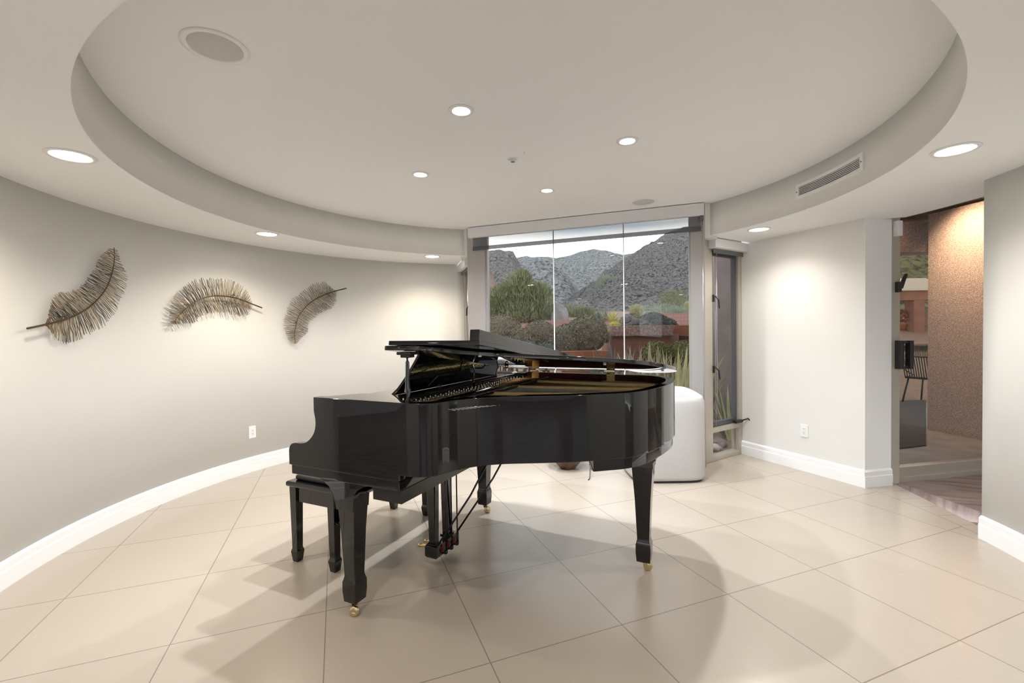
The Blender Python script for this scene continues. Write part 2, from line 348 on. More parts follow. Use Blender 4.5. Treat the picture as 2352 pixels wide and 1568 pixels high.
def tube(bm, pts, r, seg=8, mi=0, taper=None):
    pts = [Vector(p) for p in pts]; rings = []
    for i, p in enumerate(pts):
        d = (pts[min(i + 1, len(pts) - 1)] - pts[max(i - 1, 0)]).normalized()
        a = d.cross(Vector((0, 0, 1)))
        if a.length < 1e-3: a = d.cross(Vector((1, 0, 0)))
        a.normalize(); b = d.cross(a)
        rr = r if taper is None else r * taper[i]
        rings.append([bm.verts.new(p + (a * math.cos(2 * PI * k / seg) + b * math.sin(2 * PI * k / seg)) * rr) for k in range(seg)])
    for i in range(len(rings) - 1):
        for k in range(seg):
            f = bm.faces.new((rings[i][k], rings[i][(k + 1) % seg], rings[i + 1][(k + 1) % seg], rings[i + 1][k])); f.material_index = mi; f.smooth = True
    for rg in (rings[0], rings[-1]):
        f = bm.faces.new(rg); f.material_index = mi
    return bm
def lathe(bm, prof, seg=32, c=(0, 0, 0), axis='z', mi=0, cap=True):
    rings = []
    for r, h in prof:
        rg = []
        for k in range(seg):
            x, y = r * math.cos(2 * PI * k / seg), r * math.sin(2 * PI * k / seg)
            p = (x, y, h) if axis == 'z' else ((h, x, y) if axis == 'x' else (x, h, y))
            rg.append(bm.verts.new(Vector(p) + Vector(c)))
        rings.append(rg)
    for i in range(len(rings) - 1):
        for k in range(seg):
            f = bm.faces.new((rings[i][k], rings[i][(k + 1) % seg], rings[i + 1][(k + 1) % seg], rings[i + 1][k])); f.material_index = mi; f.smooth = True
    if cap:
        for rg in (rings[0], rings[-1]):
            f = bm.faces.new(rg); f.material_index = mi
    return bm
def copy_tree(root, loc=None, rz=None):
    r = root.copy(); COL.objects.link(r)
    if loc is not None: r.location = loc
    if rz is not None: r.rotation_euler = (0, 0, rz)
    for ch in list(root.children):
        c = ch.copy(); COL.objects.link(c); c.parent = r
        for g in list(ch.children):
            d = g.copy(); COL.objects.link(d); d.parent = c
    return r
def smooth_path(pts, n=8, closed=False):
    pts = [Vector(p) for p in pts]; res = []
    k = len(pts)
    rng = range(k if closed else k - 1)
    for i in rng:
        p0 = pts[(i - 1) % k] if (closed or i > 0) else pts[0]
        p1 = pts[i]; p2 = pts[(i + 1) % k]
        p3 = pts[(i + 2) % k] if (closed or i + 2 < k) else pts[-1]
        for s in range(n):
            t = s / n
            res.append(0.5 * ((2 * p1) + (p2 - p0) * t + (2 * p0 - 5 * p1 + 4 * p2 - p3) * t * t + (3 * p1 - p0 - 3 * p2 + p3) * t ** 3))
    if not closed: res.append(pts[-1])
    return res

# ------------------------------------------------------------------ room frame: t runs along the big window, n towards it
C = Vector((0.038, 3.14, 0))
RA = math.radians(-21.2)
TT = Vector((math.cos(RA), math.sin(RA), 0)); NN = Vector((-math.sin(RA), math.cos(RA), 0))
def tn(t, n, z=0.0): return C + TT * t + NN * n + Vector((0, 0, z))
def to_tn(p): d = Vector((p[0], p[1], 0)) - C; return d.dot(TT), d.dot(NN)
ZS, ZC, RT = 2.20, 2.50, 2.19
C1 = (0.04, 3.17); RW = 2.872       # left wall arc
SOUTH = -4.6

# floor (in the room frame so the grid of tiles follows it)
def room_obj(o):
    o.location = C; o.rotation_euler = (0, 0, RA); return o
fa = [math.radians(150 + i * 5) for i in range(0, 43)]
bm = B(); prism(bm, [(3.06 * math.cos(a), 3.06 * math.sin(a)) for a in fa] + [(2.70, 1.74), (1.62, 2.42), (1.26, 1.86), (-1.26, 1.86), (-1.64, 2.45)], -0.12, 0.0)
room_obj(struct('floor', bm, M['tile']))
# hall floor of slate-look tile beyond the room edge
ws = [to_tn(at_z(u, v, 0)) for u, v in ((2061, 1108), (2257, 1178))]
dx, dy = ws[1][0] - ws[0][0], ws[1][1] - ws[0][1]
bm = B(); prism(bm, [(ws[0][0] - dx * .1, ws[0][1] - dy * .1), (ws[0][0] + dx * 5, ws[0][1] + dy * 5), (6.8, -1.5), (6.8, 4.4)], -0.1, 0.003)
room_obj(struct('floor_hall', bm, M['slate']))

bm = B(); prism(bm, [(-7.5, -8.5), (7, -8.5), (7, -2), (2.9, 1.0), (-2.9, 1.0), (-3.4, 0), (-7.5, -3)], -0.2, -0.004)
room_obj(struct('floor_lobby', bm, M['slate']))
# ceilings
def disc_clip(R, nmax, k=96):
    pts = [(R * math.cos(2 * PI * i / k), R * math.sin(2 * PI * i / k)) for i in range(k)]
    return [(t, min(n, nmax)) for t, n in pts]
bm = B(); prism(bm, disc_clip(RT + 0.02, 1.86, 128), ZC, ZC + 0.08)
room_obj(struct('ceiling', bm, M['ceil']))
# band of the tray
a0, a1 = math.radians(126.0), math.radians(54.0 + 360)
arc = [a0 + (a1 - a0) * i / 140 for i in range(141)]
bm = B(); ringprism(bm, [((RT + 0.05) * math.cos(a), (RT + 0.05) * math.sin(a)) for a in arc], [(RT * math.cos(a), RT * math.sin(a)) for a in arc], ZS + 0.004, ZC, closed=False)
o = room_obj(struct('trim_1', bm, M['wall'])); o['label'] = 'curved band between the tray ceiling and the lower soffit'
for p in o.data.polygons: p.use_smooth = abs(p.normal.z) < 0.5
# soffit
outer = []
for a in arc:
    d = math.degrees(a) % 360
    if 120 < d <= 195: r = 3.0
    elif d <= 54.2 and d > 33: r = 4.13 / (math.cos(math.radians(d)) + math.sin(math.radians(d)))
    elif d <= 33 or d > 355: r = 3.215
    else: r = 7.0
    outer.append((r * math.cos(a), r * math.sin(a)))
inner = [((RT + 0.001) * math.cos(a), (RT + 0.001) * math.sin(a)) for a in arc]
bm = B(); ringprism(bm, outer, inner, ZS, ZS + 0.1, closed=False)
room_obj(struct('ceiling_soffit', bm, M['ceil']))

# the hall beyond the opening has a higher ceiling
bm = B(); prism(bm, [(2.35, 1.62), (4.2, 2.83), (6.8, 4.6), (6.8, -1.0), (2.9, -1.0)], 2.78, 2.88)
room_obj(struct('ceiling_hall', bm, M['ceil']))
hl = [math.radians(34 - i * 2.0) for i in range(23)]
bm = B(); ringprism(bm, [(3.26 * math.cos(a), 3.26 * math.sin(a)) for a in hl], [(3.2 * math.cos(a), 3.2 * math.sin(a)) for a in hl], ZS + 0.05, 2.82, closed=False)
box(bm, 3.0, 6.9, -0.75, -0.65, ZS, 2.88)
o = room_obj(struct('trim_4', bm, M['wall'])); o['label'] = 'upper wall of the hall above the soffit'
# walls -------------------------------------------------------------
def wall_path(name, pts, thick, z0, z1, mat, side=1, label=None):
    """pts in world xy, thickness outward on the left(+1)/right(-1) of the path"""
    P2 = [Vector((p[0], p[1])) for p in pts]; off = []
    for i, p in enumerate(P2):
        d = (P2[min(i + 1, len(P2) - 1)] - P2[max(i - 1, 0)]).normalized()
        off.append(p + Vector((-d.y, d.x)) * side * thick)
    bm = B(); ringprism(bm, [tuple(p) for p in off], [tuple(p) for p in P2], z0, z1, closed=False)
    o = struct(name, bm, mat)
    for p in o.data.polygons: p.use_smooth = len(pts) > 4 and abs(p.normal.z) < 0.5
    if label: o['label'] = label
    return o
BASE_PROF = [(0, 0), (0.020, 0), (0.020, 0.088), (0.016, 0.094), (0.016, 0.128), (0.004, 0.142), (0, 0.142)]
def baseboard(name, pts, side=1):
    P2 = [Vector((p[0], p[1])) for p in pts]; bm = B(); rows = []
    for i, p in enumerate(P2):
        d = (P2[min(i + 1, len(P2) - 1)] - P2[max(i - 1, 0)]).normalized(); nrm = Vector((-d.y, d.x)) * side
        rows.append([bm.verts.new((*(p + nrm * q[0]), q[1])) for q in BASE_PROF])
    k = len(BASE_PROF)
    for i in range(len(rows) - 1):
        for j in range(k):
            bm.faces.new((rows[i][j], rows[i][(j + 1) % k], rows[i + 1][(j + 1) % k], rows[i + 1][j]))
    bm.faces.new(rows[0]); bm.faces.new(rows[-1])
    return struct(name, bm, M['trim'])
cl = tn(-1.615, 2.36)                      # left corner at the narrow window
aL0 = math.atan2(cl.y - C1[1], cl.x - C1[0])
rl0 = math.hypot(cl.y - C1[1], cl.x - C1[0])
lp = []
for i in range(61):
    f = i / 60; a = aL0 + (math.radians(214) - aL0) * f
    r = rl0 + (RW - rl0) * min(1, f * 5)
    lp.append((C1[0] + r * math.cos(a), C1[1] + r * math.sin(a)))
LEFTPATH = lp
wall_path('wall_left', lp, 0.16, 0, ZS + 0.05, M['wall'], side=-1)
baseboard('baseboard_left', lp, side=1)
cr = tn(1.622, 2.385); pa = Vector((2.868 + 0.012, 3.711 + 0.004, 0)); pb = Vector((3.145, 3.775, 0))
bm = B()
dch = (pa - cr).normalized(); nch = Vector((dch.y, -dch.x, 0)) * -1
prism(bm, [tuple(cr.xy), tuple(pa.xy), tuple(pb.xy), tuple((pb + Vector((0.06, 0.22, 0))).xy), tuple((cr + Vector((0.35, 0.2, 0))).xy)], 0, ZS + 0.05)
struct('wall_right', bm, M['wall'])
bm = B(); prism(bm, [tuple(pa.xy), tuple(pb.xy), tuple((pb + Vector((-0.002, 0.02, 0))).xy), tuple((pa + Vector((-0.002, 0.02, 0))).xy)], 0, ZS)
baseboard('baseboard_right', [tuple(cr.xy), tuple(pa.xy)], side=-1)
# white end of the right wall
ed = (pb - pa).normalized(); en = Vector((ed.y, -ed.x, 0))
bm = B(); prism(bm, [tuple((pa + en * .003).xy), tuple((pb + en * .003).xy), tuple((pb - en * .01).xy), tuple((pa - en * .01).xy)], 0, ZS)
o = struct('wall_end', bm, M['trim'])
baseboard('baseboard_end', [tuple((pa + en * .003 - ed * .02).xy), tuple((pb + en * .003 - ed * 0.005).xy)], side=-1)
# wall to the right of the doorway
e0 = Vector((2.893, 2.80, 0))
rp_ = []
CR = (0.038, 3.14)
for i in range(13):
    a = math.radians(-6.9 - i * 2.4); rp_.append((CR[0] + 2.876 * math.cos(a), CR[1] + 2.876 * math.sin(a)))
wall_path('wall_entry', rp_, 0.2, 0, ZS + 0.05, M['wall'], side=1)
baseboard('baseboard_entry', rp_, side=-1)
# unseen rooms behind the camera that the lacquer reflects
def seg_wall(name, d0, d1, mat=None):
    pts = [(CR[0] + 2.88 * math.cos(math.radians(d0 + (d1 - d0) * i / 8)), CR[1] + 2.88 * math.sin(math.radians(d0 + (d1 - d0) * i / 8))) for i in range(9)]
    wall_path(name, pts, 0.2, 0, ZS + 0.05, mat or M['wall'], side=1)
seg_wall('wall_southeast', -48, -66)
seg_wall('wall_southwest', -108, -128)
bm = B(); box(bm, -6.0, 6.2, SOUTH - 0.2, SOUTH, 0, 0.5); box(bm, -6.0, 6.2, SOUTH - 0.2, SOUTH, 2.05, ZS + 0.1)
for x0, x1 in ((-6, -5.2), (-2.6, -1.2), (1.6, 2.6), (5.2, 6.2)): box(bm, x0, x1, SOUTH - 0.2, SOUTH, 0.5, 2.05)  # piers between window openings added to let in fill daylight
struct('wall_south', bm, M['wall'])
bm = B(); box(bm, -6.2, -6.0, SOUTH, 1.7, 0, ZS + 0.1); struct('wall_west', bm, M['wall'])
bm = B(); box(bm, -6.2, -2.46, 1.5, 1.7, 0, ZS + 0.1); struct('wall_northwest', bm, M['wall'])
bm = B(); box(bm, 6.0, 6.2, SOUTH, 4.5, 0, 2.88); struct('wall_east', bm, M['wall'])

# ------------------------------------------------------------------ windows
def wobj(o): return room_obj(o)
w1 = thing('window_1', None, None, C, RA); w1['kind'] = 'structure'; w1['label'] = 'large frameless jointed picture window facing the hills'
NG = 1.80
bm = B()
box(bm, -1.25, -1.035, 1.742, 1.86, 0, ZC + 0.02); box(bm, 1.127, 1.25, 1.742, 1.86, 0, ZC + 0.02)
box(bm, -1.05, -1.015, 1.775, 1.83, 0, ZC)
box(bm, 1.105, 1.13, 1.775, 1.83, 0, ZC)
box(bm, -1.25, 1.25, 1.76, 1.86, 0, 0.07); box(bm, -1.25, 1.25, 1.76, 1.86, ZC - 0.05, ZC + 0.02)
obj('window_frame', bm, M['alugrey'], w1, bevel=0.003)
js = [-1.02, -0.246, 0.49, 1.11]
for i in range(3):
    bm = B(); box(bm, js[i] + 0.004, js[i + 1] - 0.004, NG - 0.005, NG + 0.005, 0.065, ZC - 0.045)
    obj('window_glass', bm, M['glass'], w1)
for j in js[1:3]:
    bm = B(); box(bm, j - 0.0045, j + 0.0045, NG - 0.007, NG + 0.007, 0.065, ZC - 0.045); obj('sealant_joint', bm, M['silicone'], w1)
# jamb fin to the right of the big window
def narrow(idx, s, label):
    """s=+1 right narrow window, -1 its mirror on the left"""
    w = thing('window_%d' % idx, None, None, C, RA); w['kind'] = 'structure'; w['label'] = label
    p0 = Vector((1.243, 1.846)); d = Vector((0.583, 0.812)); nrm = Vector((d.y, -d.x))   # nrm points into the room (towards +t) for s=+1
    base = Vector((1.306, 1.949)) - d * 0.0
    def q(sv, dp):      # along, depth (+ = outside)
        p = base + d * sv - nrm * dp
        return (p.x * s, p.y)
    def slab(bm, s0, s1, d0, d1, z0, z1, mi=0):
        return prism(bm, [q(s0, d0), q(s1, d0), q(s1, d1), q(s0, d1)], z0, z1, mi=mi)
    L1 = 0.535
    bm = B()
    slab(bm, -0.10, 0.022, -0.005, 0.08, 0.0, ZS); slab(bm, L1 - 0.055, L1, -0.005, 0.08, 0, ZS)
    slab(bm, 0.022, L1 - 0.055, -0.004, 0.08, 0.0, 0.045); slab(bm, 0.022, L1 - 0.055, -0.004, 0.08, 0.285, 0.335); slab(bm, 0.022, L1 - 0.055, 0, 0.08, 2.1, ZS)
    obj('window_frame', bm, M['alu'], w, bevel=0.003)
    bm = B()
    for a, b, z0, z1 in ((0.03, 0.065, 0.34, 2.1), (L1 - 0.10, L1 - 0.06, 0.34, 2.1), (0.065, L1 - 0.10, 0.34, 0.385), (0.065, L1 - 0.10, 2.05, 2.1)): slab(bm, a, b, 0.02, 0.06, z0, z1)
    obj('sash', bm, M['sash'], w, bevel=0.002)
    bm = B(); slab(bm, 0.06, L1 - 0.095, 0.036, 0.044, 0.38, 2.06); obj('window_glass', bm, M['glass'], w)
    bm = B(); slab(bm, 0.02, L1 - 0.055, 0.036, 0.044, 0.04, 0.29); obj('window_glass', bm, M['glass'], w)
    # crank and two catches
    bm = B(); slab(bm, L1 - 0.17, L1 - 0.05, -0.045, -0.005, 0.345, 0.372)
    a = q(L1 - 0.06, -0.04); b = q(L1 - 0.02, -0.08); c = q(L1 + 0.005, -0.10)
    tube(bm, [(*a, 0.365), (*b, 0.385), (*c, 0.352)], 0.008); lathe(bm, [(0.0, 0.338), (0.013, 0.342), (0.013, 0.366), (0, 0.37)], 10, (*c, 0))
    obj('window_crank', bm, M['black_metal'], w)
    for zz in (1.62, 0.92):
        bm = B(); slab(bm, 0.018, 0.032, -0.022, 0.0, zz - 0.035, zz + 0.035); a = q(0.026, -0.03); b = q(0.055, -0.05)
        tube(bm, [(*a, zz + 0.02), (*b, zz - 0.015), (*q(0.06, -0.055), zz - 0.10)], 0.007); obj('window_latch', bm, M['black_metal'], w)
    bm = B(); tube(bm, [(*q(0.045, -0.02), 0.35), (*q(0.045, -0.02), 2.08)], 0.003, 6); obj('operating_rod', bm, M['steel'], w)
    return w, q, slab
w2, q2, slab2 = narrow(2, 1, 'tall narrow casement window to the right of the picture window')
w3, q3, slab3 = narrow(3, -1, 'tall narrow casement window to the left of the picture window')

# fascia pieces joining tray band and posts
bm = B(); prism(bm, [(1.25, 1.742), (1.243, 1.80), (1.34, 2.0), (1.36, 1.80), (1.30, 1.765)], ZS - 0.02, ZC)
room_obj(struct('trim_2', bm, M['wall']))
bm = B(); prism(bm, [(-1.25, 1.742), (-1.243, 1.80), (-1.34, 2.0), (-1.36, 1.80), (-1.30, 1.765)], ZS - 0.02, ZC)
room_obj(struct('trim_3', bm, M['wall']))

# roller shades
sh = thing('roller_shade', 'wide white boxed roller shade with dark sheer mesh lowered slightly over the picture window', 'window shade', C, RA, 'roller shades')
bm = B(); box(bm, -1.207, 1.242, 1.677, 1.74, 2.383, 2.494); obj('valance', bm, M['valance'], sh, bevel=0.003)
bm = B(); box(bm, -1.165, 1.215, 1.722, 1.7235, 2.285, 2.40); obj('shade_cloth', bm, M['sheer'], sh)
bm = B(); box(bm, -1.168, 1.218, 1.716, 1.730, 2.243, 2.285); obj('hem_bar', bm, M['hem'], sh, bevel=0.002)
bm = B(); tube(bm, [(1.228, 1.715, 2.40), (1.232, 1.715, 1.3), (1.234, 1.715, 0.65)], 0.0035, 6); obj('bead_chain', bm, M['steel'], sh)
bm = B(); box(bm, 1.205, 1.238, 1.70, 1.73, 2.34, 2.395); obj('end_bracket', bm, M['shadeop'], sh)
for s, q, lab in ((1, q2, 'short white boxed roller shade above the narrow right window'), (-1, q3, 'short white boxed roller shade above the narrow left window')):
    sh = thing('roller_shade', lab, 'window shade', C, RA, 'roller shades')
    bm = B(); prism(bm, [q(-0.045, -0.085), q(0.565, -0.085), q(0.565, -0.005), q(-0.045, -0.005)], 2.105, 2.19); obj('valance', bm, M['valance'], sh, bevel=0.003)
    bm = B(); prism(bm, [q(0.0, -0.035), q(0.515, -0.035), q(0.515, -0.03), q(0.0, -0.03)], 2.06, 2.12); obj('shade_cloth', bm, M['shadeop'], sh)
    bm = B(); tube(bm, [(*q(0.04, -0.04), 2.08), (*q(0.04, -0.04), 0.55)], 0.0028, 6); obj('bead_chain', bm, M['steel'], sh)

# door ---------------------------------------------------------------
d0 = Vector((3.160, 3.800, 0)); ddir = (Vector((4.15, 4.007, 0)) - d0).normalized()
dang = math.atan2(ddir.y, ddir.x)
dr = thing('door_1', None, None, d0, dang); dr['kind'] = 'structure'; dr['label'] = 'aluminium framed sliding glass door to the patio'
bm = B(); box(bm, -0.015, 0.075, -0.02, 0.09, 0, 2.75); box(bm, 0.03, 2.6, -0.015, 0.09, 0, 0.045); box(bm, 0.06, 2.6, 0.0, 0.07, 0.04, 0.125); box(bm, 0, 2.6, 0.0, 0.10, 2.70, 2.88); box(bm, -0.2, 0.0, 0.0, 0.10, ZS, 2.88)
obj('door_frame', bm, M['alu'], dr, bevel=0.003)
bm = B(); box(bm, 0.07, 2.6, 0.03, 0.04, 0.12, 2.72); obj('door_glass', bm, M['tglass'], dr)
bm = B(); box(bm, 0.02, 0.05, -0.075, -0.018, 0.965, 1.20); box(bm, 0.05, 0.115, -0.075, -0.05, 0.965, 0.99); box(bm, 0.05, 0.115, -0.075, -0.05, 1.175, 1.20); box(bm, 0.095, 0.13, -0.09, -0.045, 0.965, 1.20)
obj('door_handle', bm, M['black_metal'], dr, bevel=0.004)
bm = B(); box(bm, 0.02, 0.055, -0.05, -0.018, 1.60, 1.685); prism(bm, [(0.055, 1.63), (0.075, 1.63), (0.125, 1.75), (0.11, 1.755), (0.055, 1.665)], -0.045, -0.025, axis='y')
obj('door_latch', bm, M['black_metal'], dr, bevel=0.003)
bm = B(); box(bm, 0.0, 0.05, -0.06, -0.018, 2.06, 2.185); o = obj('sensor_box', bm, M['white'], dr, bevel=0.004)

# ------------------------------------------------------------------ ceiling fittings
def downlight(name, lab, p, group, ctr, power, col, z, size=0.075, ang=140, blend=1.0, tilt=None):
    t = thing(name, lab, 'ceiling light', (p[0], p[1], z), 0, group)
    bm = B(); k = 40
    prof = [(size + 0.022, -0.001), (size + 0.020, -0.005), (size + 0.004, -0.006), (size - 0.001, -0.002), (size - 0.004, 0.004), (size - 0.004, 0.012)]
    lathe(bm, prof, k, cap=False); obj('trim_ring', bm, M['white'], t)
    bm = B(); lathe(bm, [(size - 0.003, -0.0022), (size - 0.003, -0.0016)], k); obj('light_lens', bm, M['lens'], t)
    ld = bpy.data.lights.new(name + '_lamp', 'SPOT'); ld.energy = power; ld.color = col; ld.spot_size = math.radians(ang); ld.spot_blend = blend; ld.shadow_soft_size = 0.03
    lo = bpy.data.objects.new('lamp', ld); COL.objects.link(lo); lo.parent = t; lo.location = (0, 0, -0.006)
    return t
GS = 'recessed lights around the soffit'; GC = 'recessed lights in the round tray ceiling'
PS, PC = 16 * SPOT, 48 * SPOT
for (u, v), lab, col in (((163, 357), 'bright recessed soffit light at far left, above the darkest feather sculpture', WARM), ((613, 537), 'recessed soffit light above the rightmost feather sculpture', WARM), ((992.5, 588.6), 'recessed soffit light nearest the left narrow window', WARM), ((1743, 526.5), 'recessed soffit light beside the right narrow window', NEUT), ((2194, 343.5), 'large recessed soffit light right of the air vent', NEUT)):
    p = at_z(u, v, ZS); downlight('recessed_light', lab, p, GS, C, PS, col, ZS)
for a, lab in ((-112.7, 'recessed tray light nearest the camera, above the piano front'), (158.9, 'recessed tray light on the left of the sprinkler'), (-21.4, 'recessed tray light on the right of the sprinkler'), (68.7, 'recessed tray light nearest the picture window')):
    p = C + Vector((math.cos(math.radians(a)), math.sin(math.radians(a)), 0)) * 0.752
    downlight('recessed_light', lab, p, GC, C, PC, COOL, ZC, size=0.045, ang=158, blend=0.8)
# unseen ones completing the ring
for a in (-67, -112):
    p = C + Vector((math.cos(math.radians(a)), math.sin(math.radians(a)), 0)) * 2.345
    downlight('recessed_light', 'recessed soffit light behind the camera, out of view', p, GS, C, PS, NEUT, ZS)
for x, y in ((-3.6, -1.6), (-1.2, -2.6), (1.6, -2.6), (4.2, -1.6), (4.3, 1.0), (-4.4, -0.4)):  # unseen lamps added behind the camera as ambient fill
    downlight('recessed_light', 'added recessed fill light in the adjoining room ceiling, out of view', (x, y), 'added fill lights in the adjoining room', C, 34 * SPOT, COOL, ZS, ang=160)
def speaker(lab, p, r, z):
    t = thing('ceiling_speaker', lab, 'speaker', (p[0], p[1], z), 0, 'ceiling speakers')
    bm = B(); lathe(bm, [(r + 0.026, -0.0005), (r + 0.026, -0.003), (r + 0.002, -0.004), (r, 0.001)], 48, cap=False); obj('mounting_ring', bm, M['ceil'], t)
    bm = B(); lathe(bm, [(r, -0.001), (r - 0.004, -0.004), (0.001, -0.007)], 48, cap=False); obj('grille', bm, M['grille'], t)
p = at_z(495, 108, ZC); speaker('large round grey ceiling speaker in the upper left of the tray ceiling', p, 0.098, ZC)
p = at_z(1478, 463.5, ZC); speaker('small round ceiling speaker close to the picture window', p, 0.098, ZC)
t = thing('fire_sprinkler', 'small chrome fire sprinkler head at the centre of the tray ceiling', 'sprinkler', (*at_z(1178, 365, ZC).xy, ZC))
bm = B(); lathe(bm, [(0.038, -0.0005), (0.038, -0.003), (0.024, -0.004), (0.022, 0.006)], 32, cap=False); obj('escutcheon', bm, M['white'], t)
bm = B(); lathe(bm, [(0.010, 0.004), (0.010, -0.006), (0.005, -0.010), (0.005, -0.018), (0.014, -0.019), (0.014, -0.021)], 16); obj('sprinkler_head', bm, M['steel'], t)
t = thing('ceiling_sensor', 'tiny open sensor hole beside the sprinkler', 'sensor', (*at_z(1204, 349.5, ZC).xy, ZC))
bm = B(); lathe(bm, [(0.014, -0.0008), (0.012, -0.002), (0.010, 0.001)], 16, cap=False); obj('sensor_rim', bm, M['trim'], t)
bm = B(); lathe(bm, [(0.004, -0.003), (0.003, 0.001)], 8); obj('sensor_tip', bm, M['brass'], t)

# air vent on the band
va = [math.radians(x) for x in (9.6, -7.6)]
vt = thing('air_vent', 'long white curved air vent grille with black slots on the ceiling band', 'vent', (C.x, C.y, 0), 0)
VZ0, VZ1 = 2.293, 2.405
def vring(bm, a0, a1, r0, r1, z0, z1, k=16):
    A = [a0 + (a1 - a0) * i / k for i in range(k + 1)]
    return ringprism(bm, [(r1 * math.cos(a), r1 * math.sin(a)) for a in A], [(r0 * math.cos(a), r0 * math.sin(a)) for a in A], z0, z1, closed=False)
bm = B(); e = math.radians(0.75); rr0, rr1 = RT - 0.014, RT + 0.001
vring(bm, va[0], va[1], rr0, rr1, VZ1 - 0.022, VZ1); vring(bm, va[0], va[1], rr0, rr1, VZ0, VZ0 + 0.022)
vring(bm, va[0], va[0] - e, rr0, rr1, VZ0 + .022, VZ1 - .022, 2); vring(bm, va[1] + e, va[1], rr0, rr1, VZ0 + .022, VZ1 - .022, 2)
obj('vent_frame', bm, M['white'], vt)
bm = B(); vring(bm, va[0] - e, va[1] + e, RT - 0.003, RT + 0.001, VZ0 + .022, VZ1 - .022); obj('vent_backing', bm, M['slot'], vt)
for i in range(6):
    z = VZ0 + 0.022 + (VZ1 - VZ0 - 0.044) * (i + 0.5) / 6 + 0.0
    bm = B(); vring(bm, va[0] - e, va[1] + e, RT - 0.008, RT - 0.003, z - 0.0024, z + 0.0020); obj('vent_slat', bm, M['white'], vt)
for a in (va[0] - e * .45, va[1] + e * .45):
    bm = B(); lathe(bm, [(0.004, -0.002), (0.004, 0.002)], 8, ((RT - 0.015) * math.cos(a), (RT - 0.015) * math.sin(a), (VZ0 + VZ1) / 2), axis='x'); obj('screw', bm, M['slot'], vt)

# wall outlets
def outlet(lab, p, nrm, z):
    """nrm: into the room"""
    ang = math.atan2(nrm.y, nrm.x) + PI / 2
    t = thing('wall_outlet', lab, 'outlet', (p[0], p[1], z), ang, 'wall outlets')
    # local: x along wall, -y... local +y points into the wall after this rotation
    bm = B(); box(bm, -0.036, 0.036, -0.008, 0.004, -0.058, 0.058); obj('cover_plate', bm, M['white'], t, bevel=0.003)
    bm = B(); box(bm, -0.0165, 0.0165, -0.0105, -0.006, -0.033, 0.033); r = obj('receptacle', bm, M['white'], t, bevel=0.0015)
    for zc in (0.0165, -0.0165):
        bm = B()
        for x in (-0.006, 0.006): box(bm, x - 0.0013, x + 0.0013, -0.0112, -0.010, zc + 0.001, zc + 0.0085)
        lathe(bm, [(0.0027, -0.0112), (0.0027, -0.010)], 8, (0, 0, zc - 0.006), axis='y')
        obj('socket_slots', bm, M['slot'], r)
po = on_cyl(579, 992, C1, RW)
outlet('white duplex outlet on the curved left wall near the baseboard', (po.x, po.y), Vector((C1[0] - po.x, C1[1] - po.y, 0)).normalized(), po.z)
dR = ray(1848, 989); nR = Vector((-dch.y, dch.x, 0));
tt = ((cr - EYE).dot(nR)) / dR.dot(nR); po = EYE + dR * tt
if nR.dot(EYE - po) < 0: nR = -nR
outlet('white duplex outlet on the right wall beside the doorway', (po.x, po.y), nR, po.z)

# ------------------------------------------------------------------ grand piano (local x = towards the tail, y = treble to bass)
PO = Vector((-0.77, 2.106, 0)); PANG = math.atan2(-0.428, 0.904)
gp = thing('grand_piano', 'glossy black baby grand piano with its lid propped open on a short stick', 'piano', PO, PANG)
KT, KB = -0.072, 1.445                       # treble and bass faces
ZR0, ZR1 = 0.725, 1.031
ctl = [(0.30, KT), (0.38, KT + 0.002), (0.455, -0.056), (0.500, -0.012), (0.530, 0.065), (0.565, 0.128), (0.61, 0.184), (0.70, 0.252), (0.85, 0.330), (0.98, 0.402), (1.105, 0.493), (1.175, 0.552), (1.225, 0.622),
       (1.268, 0.735), (1.305, 0.885), (1.326, 1.02), (1.326, 1.15), (1.302, 1.275), (1.235, 1.385), (1.13, 1.437), (1.02, KB)]
rim = [tuple(p.xy) for p in smooth_path([(*c, 0) for c in ctl], 6)]
rim = rim + [(0.85, KB), (0.6, KB), (0.30, KB)]
def offset_path(pts, d):
    res = []
    for i, p in enumerate(pts):
        a = Vector(pts[max(i - 1, 0)]); b = Vector(pts[min(i + 1, len(pts) - 1)]); t = (b - a).normalized()
        res.append((p[0] - t.y * d, p[1] + t.x * d))
    return res
RIMW = 0.05
rin = offset_path(rim, RIMW)
bm = B(); ringprism(bm, rim, rin, ZR0, ZR1, mi=(0, 1), closed=False)
case = obj('case', bm, [M['black'], M['mahog']], gp, bevel=0.004, seg=3, angle=50)
# apron under the tail
ap = [p for p in offset_path(rim, 0.012) if p[0] > 1.03]; ai = offset_path(ap, 0.05)
bm = B(); ringprism(bm, ap, ai, 0.672, ZR0 + 0.002, closed=False); obj('tail_apron', bm, M['black'], gp, bevel=0.002)
# arms
def arc_pts(c, r, a0, a1, n): return [(c[0] + r * math.cos(math.radians(a0 + (a1 - a0) * i / n)), c[1] + r * math.sin(math.radians(a0 + (a1 - a0) * i / n))) for i in range(n + 1)]
armc = [(-0.136, 1.031), (-0.136, 1.0), (-0.1355, 0.965), (-0.129, 0.938), (-0.1268, 0.911), (-0.131, 0.884), (-0.144, 0.857), (-0.167, 0.833), (-0.194, 0.816), (-0.225, 0.808)]
arm = [tuple(p.xy) for p in smooth_path([(*c, 0) for c in armc], 4)] + [(-0.268, 0.807), (-0.285, 0.803), (-0.298, 0.794), (-0.306, 0.780), (-0.308, 0.765), (-0.308, 0.700), (0.352, 0.700), (0.352, 1.031)]
for y0, y1 in ((KT, KT + 0.045), (KB - 0.045, KB)):
    bm = B(); prism(bm, arm, y0, y1, axis='y'); obj('arm', bm, M['black'], gp, bevel=0.003)
